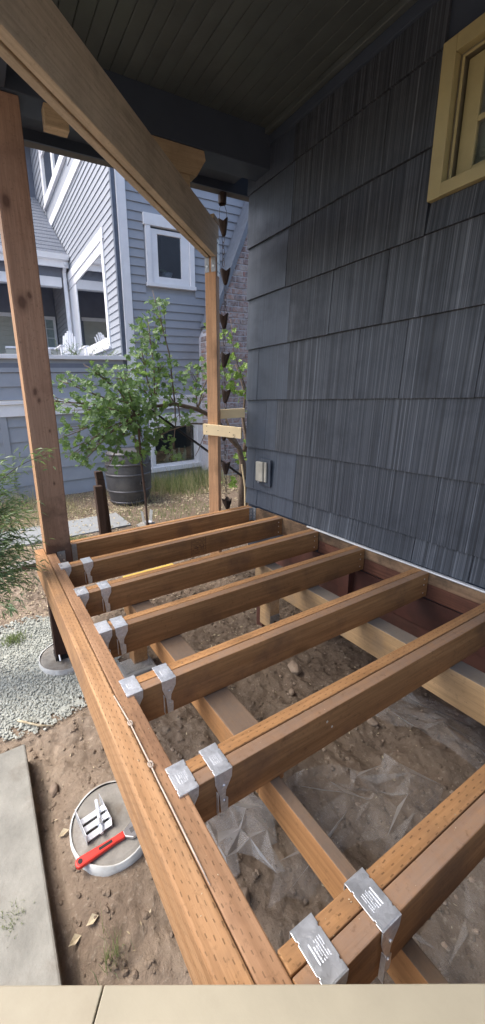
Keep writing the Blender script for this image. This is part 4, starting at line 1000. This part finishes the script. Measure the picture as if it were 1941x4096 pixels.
# basement window
w2=part('window','white',MB().box(2.93,4.22,FY-.04,FY+.02,.52,.66),.003,label='basement window with bottles inside')
for nme,mb in (('casing',MB().box(2.94,3.0,FY-.034,FY+.02,-.36,.519)),('casing',MB().box(4.0,4.21,FY-.034,FY+.02,-.36,.519)),('sill',MB().box(2.92,4.22,FY-.06,FY+.02,-.455,-.361)),
    ('sash',MB().box(3.001,3.04,FY-.01,FY+.03,-.36,.519).box(3.93,3.999,FY-.01,FY+.03,-.36,.519).box(3.04,3.93,FY-.01,FY+.03,.42,.519).box(3.04,3.93,FY-.01,FY+.03,-.36,-.305))):
    mb.build(nme,'white',w2,bevel=.003)
MB().box(3.04,3.93,FY+.008,FY+.013,-.305,.42).build('pane','glass_b',w2)
MB().box(2.98,4.08,FY+.10,FY+.30,-.34,-.32).build('inner_sill','white',w2)
for i,(x,h,r,lab) in enumerate(((3.56,.24,.04,'tall pale bottle, second from the left behind the basement window'),(3.66,.27,.035,'bottle with a round top in the middle behind the basement window'),(3.76,.17,.04,'squat jar third from the right behind the basement window'),(3.80,.30,.03,'tallest bottle near the right of the basement window'),(3.38,.20,.035,'leftmost bottle behind the basement window'))):
    b_=thing('bottle',lab,'bottle',(x,7.08,-.32),'bottles behind the basement window')
    MB().lathe((x,7.08,-.32),[(.0005,0),(r,0),(r,h*.65),(r*.4,h*.8),(r*.4,h*.93)],14).build('body','bottle',b_,smooth=True)
    MB().lathe((x,7.08,-.32),[(r*.45,h*.93),(r*.45,h),(.0005,h)],12).build('cap','white',b_)
tl=MB().tube([(3.30,7.05,-.29),(3.42,7.04,-.17),(3.52,7.04,-.07)],[.03,.026,.034],8)
tag(tl.build('hand_tool','white',smooth=True),'white handled tool leaning behind the basement window glass','tool')
# big side window
w3=part('window','white',MB().box(LX-.03,LX+.02,7.76,11.05,3.90,4.08),.003,label='large white-framed picture window facing the porch')
for nme,mb in (('casing',MB().box(LX-.026,LX+.02,7.80,7.88,2.02,3.899)),('casing',MB().box(LX-.026,LX+.02,10.95,11.10,2.02,3.899)),('sill',MB().box(LX-.06,LX+.02,7.78,11.12,1.97,2.019)),
    ('sash',MB().box(LX-.008,LX+.03,7.881,7.98,2.02,3.899).box(LX-.008,LX+.03,10.1,10.949,2.02,3.70).box(LX-.008,LX+.03,7.98,10.949,3.72,3.899).box(LX-.008,LX+.03,7.98,10.1,2.02,2.20))):
    mb.build(nme,'white',w3,bevel=.003)
MB().box(LX+.008,LX+.013,7.98,10.1,2.20,3.72).build('pane','glass_m',w3)
LPt=thing('hanging_lamp','small warm lantern glowing behind the picture window','lamp',(2.98,10.6,3.3))
MB().lathe((2.98,10.6,3.32),[(.0005,-.12),(.07,-.10),(.10,0),(.07,.10),(.0005,.12)],14).build('lamp_shade','lamp',LPt,smooth=True)
for z_ in (-.04,.04): MB().lathe((2.98,10.6,3.32),[(.10,z_-.008),(.105,z_),(.10,z_+.008)],14).build('band','black',LPt)
MB().cyl((2.98,10.6,3.44),(2.98,10.6,4.89),.006,n=6).build('rod','black',LPt)
# upper window
w4=part('window','white',MB().box(LX-.05,LX+.02,9.88,12.62,6.18,6.27),.003,label='tall upper window under the eave')
for nme,mb in (('casing',MB().box(LX-.03,LX+.02,9.90,10.03,6.271,8.2)),('casing',MB().box(LX-.03,LX+.02,12.42,12.60,6.271,8.2)),('casing',MB().box(LX-.03,LX+.02,10.031,12.419,6.271,6.42)),('muntin',MB().box(LX-.02,LX+.03,11.14,11.30,6.42,8.2)),('muntin',MB().box(LX-.02,LX+.03,11.30,12.419,7.34,7.40))):
    mb.build(nme,'white',w4,bevel=.003)
MB().box(LX+.008,LX+.013,10.03,12.42,6.42,8.2).build('pane','glass_m',w4)
# far wall seen past the porch roof
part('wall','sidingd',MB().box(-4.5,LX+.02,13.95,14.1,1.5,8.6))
# neighbour porch
YR=10.8
rf=part('porch_roof','roof',MB().prism([(-3.2,YR-.25,4.38),(LX-.01,YR-.25,4.38),(LX-.01,13.9,6.86),(-3.2,13.9,6.86)],(0,0,.05)))
for k_ in range(17):   # shingle courses on the roof
    y0=YR-.25+k_*.185; z0=4.38+k_*.1456+.05
    MB().prism([(-3.2,y0,z0+.012),(-3.2,y0+.19,z0+.150),(-3.2,y0+.19,z0+.148),(-3.2,y0,z0-.002)],(LX-.02+3.2,0,0)).build('shingle_course','roof',rf)
part('gutter','white',MB().prism([(-3.2,YR-.26,4.30),(-3.2,YR-.34,4.31),(-3.2,YR-.37,4.42),(-3.2,YR-.26,4.42)],(LX-.02+3.2,0,0)),.004)
part('fascia','white',MB().box(-3.2,LX-.02,YR-.25,YR-.20,4.16,4.36))
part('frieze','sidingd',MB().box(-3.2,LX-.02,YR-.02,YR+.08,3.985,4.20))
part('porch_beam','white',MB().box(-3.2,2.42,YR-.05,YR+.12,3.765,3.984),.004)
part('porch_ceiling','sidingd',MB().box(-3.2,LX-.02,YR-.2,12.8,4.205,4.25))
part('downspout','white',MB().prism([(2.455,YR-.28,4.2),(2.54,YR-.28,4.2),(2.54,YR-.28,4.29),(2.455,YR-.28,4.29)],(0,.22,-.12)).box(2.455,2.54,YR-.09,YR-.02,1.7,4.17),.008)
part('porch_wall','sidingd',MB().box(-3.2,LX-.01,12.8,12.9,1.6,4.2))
part('belt_board','white',MB().box(-3.2,1.85,12.76,12.80,3.38,3.48))
z=1.6
while z<3.38:
    m_=MB(); m_.prism([(-3.2,12.80,z),(-3.2,12.772,z),(-3.2,12.79,z+.135),(-3.2,12.80,z+.135)],(5.0,0,0)); part('siding_board','beige',m_); z+=.1272
w5=part('window','white',MB().box(2.17,2.56,12.74,12.80,3.35,3.44),.003,label='small paned window in the porch back wall')
for a in (MB().box(2.10,2.17,12.74,12.80,2.50,3.44),MB().box(2.49,2.56,12.74,12.80,2.50,3.349),MB().box(2.171,2.489,12.74,12.80,2.50,2.57)): a.build('casing','white',w5)
MB().box(2.171,2.489,12.78,12.79,2.57,3.349).build('pane',simple('pale_window_blind',(.28,.34,.34),.4),w5)
for z_ in (2.83,3.09): MB().box(2.171,2.489,12.765,12.779,z_,z_+.015).build('muntin','white',w5)
MB().box(2.26,2.275,12.7655,12.7785,2.57,3.349).build('muntin','white',w5)
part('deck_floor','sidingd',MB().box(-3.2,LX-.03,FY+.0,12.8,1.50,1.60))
part('rail_cap','white',MB().box(-3.2,LX+.0,FY-.05,FY+.09,1.665,1.73),.004,label='white cap along the front of the neighbouring porch')
part('rail_wall','beige',MB().box(.9,2.42,YR-.1,YR,1.6,2.27),.002)
part('rail_cap','white',MB().box(.9,2.44,YR-.13,YR+.03,2.271,2.32),.004)
part('rail_post','white',MB().box(1.17,1.25,FY-.055,FY+.02,1.731,1.83),.01)
# adirondack chair on the porch
AC=thing('adirondack_chair','white slatted garden chair standing on the neighbouring porch','chair',(2.15,9.6,1.6))
for k_ in range(6):
    x=2.0+k_*.05; h=.86+.07*math.cos((k_-2.5)*.9)
    MB().obox((x,9.55,1.95),(.042,0,0),(0,.02,0),(.09,.20,h-.30)).build('back_slat','white',AC,bevel=.004)
for k_ in range(5): MB().obox((1.92,9.15+k_*.085,1.98-k_*.02),(.48,0,0),(0,.072,-.012),(0,0,.02)).build('seat_slat','white',AC)
for x in (1.86,2.40):
    MB().box(x,x+.10,9.05,9.75,2.15,2.175).build('arm','white',AC)
    MB().box(x+.02,x+.05,9.08,9.18,1.6,2.149).build('leg','white',AC); MB().obox((x+.02,9.15,1.93),(.03,0,0),(0,.75,-.33),(0,0,.10)).build('leg','white',AC)
# planter greenery along the porch cap
PL=thing('rosemary_bush','sprawling grey-green bush behind the porch cap','bush',(1.9,7.25,1.6))
b=MB(); s_=MB()
for i in range(40):
    p=Vector((random.uniform(1.25,2.5),7.2+random.uniform(-.1,.15),1.62)); t=p+Vector((random.uniform(-.35,.35),random.uniform(-.1,.1),random.uniform(.12,.42)))
    s_.tube([p,p.lerp(t,.5)+Vector((0,0,.03)),t],[.004,.003,.002],4)
    for k_ in range(26):
        u=random.uniform(.2,1); nleaf(b,p.lerp(t,u),(t-p).normalized()*.6+Vector((random.uniform(-1,1),random.uniform(-1,1),random.uniform(-.3,1))),random.uniform(.03,.06),.004)
s_.build('stem','stake',PL); b.build('foliage','willow',PL,kind='stuff')
# ------------------------------------------------------------------ brick chimney
CH=thing('brick_chimney','old brick chimney with a sloped shoulder between the two houses','chimney',(4.8,6.6,-.66))
CY=6.5
def chx(z): return 4.08 if z<2.05 else 4.08+(z-2.05)*.472
MB().prism([(4.075,CY+.012,-.7),(8,CY+.012,-.7),(8,CY+.012,9),(7.36,CY+.012,9),(4.095,CY+.012,2.08)],(0,.38,0)).build('mortar_core','mortar',CH)
z=-.62; r=0; nb_=0
while z<4.5 and nb_<296:
    x=chx(z+.05)+(0 if r%2 else 0); first=True
    while x<5.25 and nb_<296:
        L=.275*random.uniform(.9,1.1) if not (first and r%2) else .14
        if random.random()<.12: L*=.6
        y=CY+random.uniform(-.006,.006); dz=random.uniform(-.003,.003)
        MB().box(x,x+L-.016,y,CY+.05 if not first else CY+.3,z+dz,z+.087+dz).build('brick','brick',CH,bevel=.006)
        x+=L; first=False; nb_+=1
    z+=.105; r+=1
s1v=Vector((.468,0,1)).normalized()
MB().obox((4.10,CY-.03,2.28),s1v*6,(.10,0,-.0),(0,.40,0)).build('rake_board',simple('grey_blue_rake_paint',(.14,.16,.195),.6),CH,bevel=.003,label='grey-blue board following the sloped shoulder')
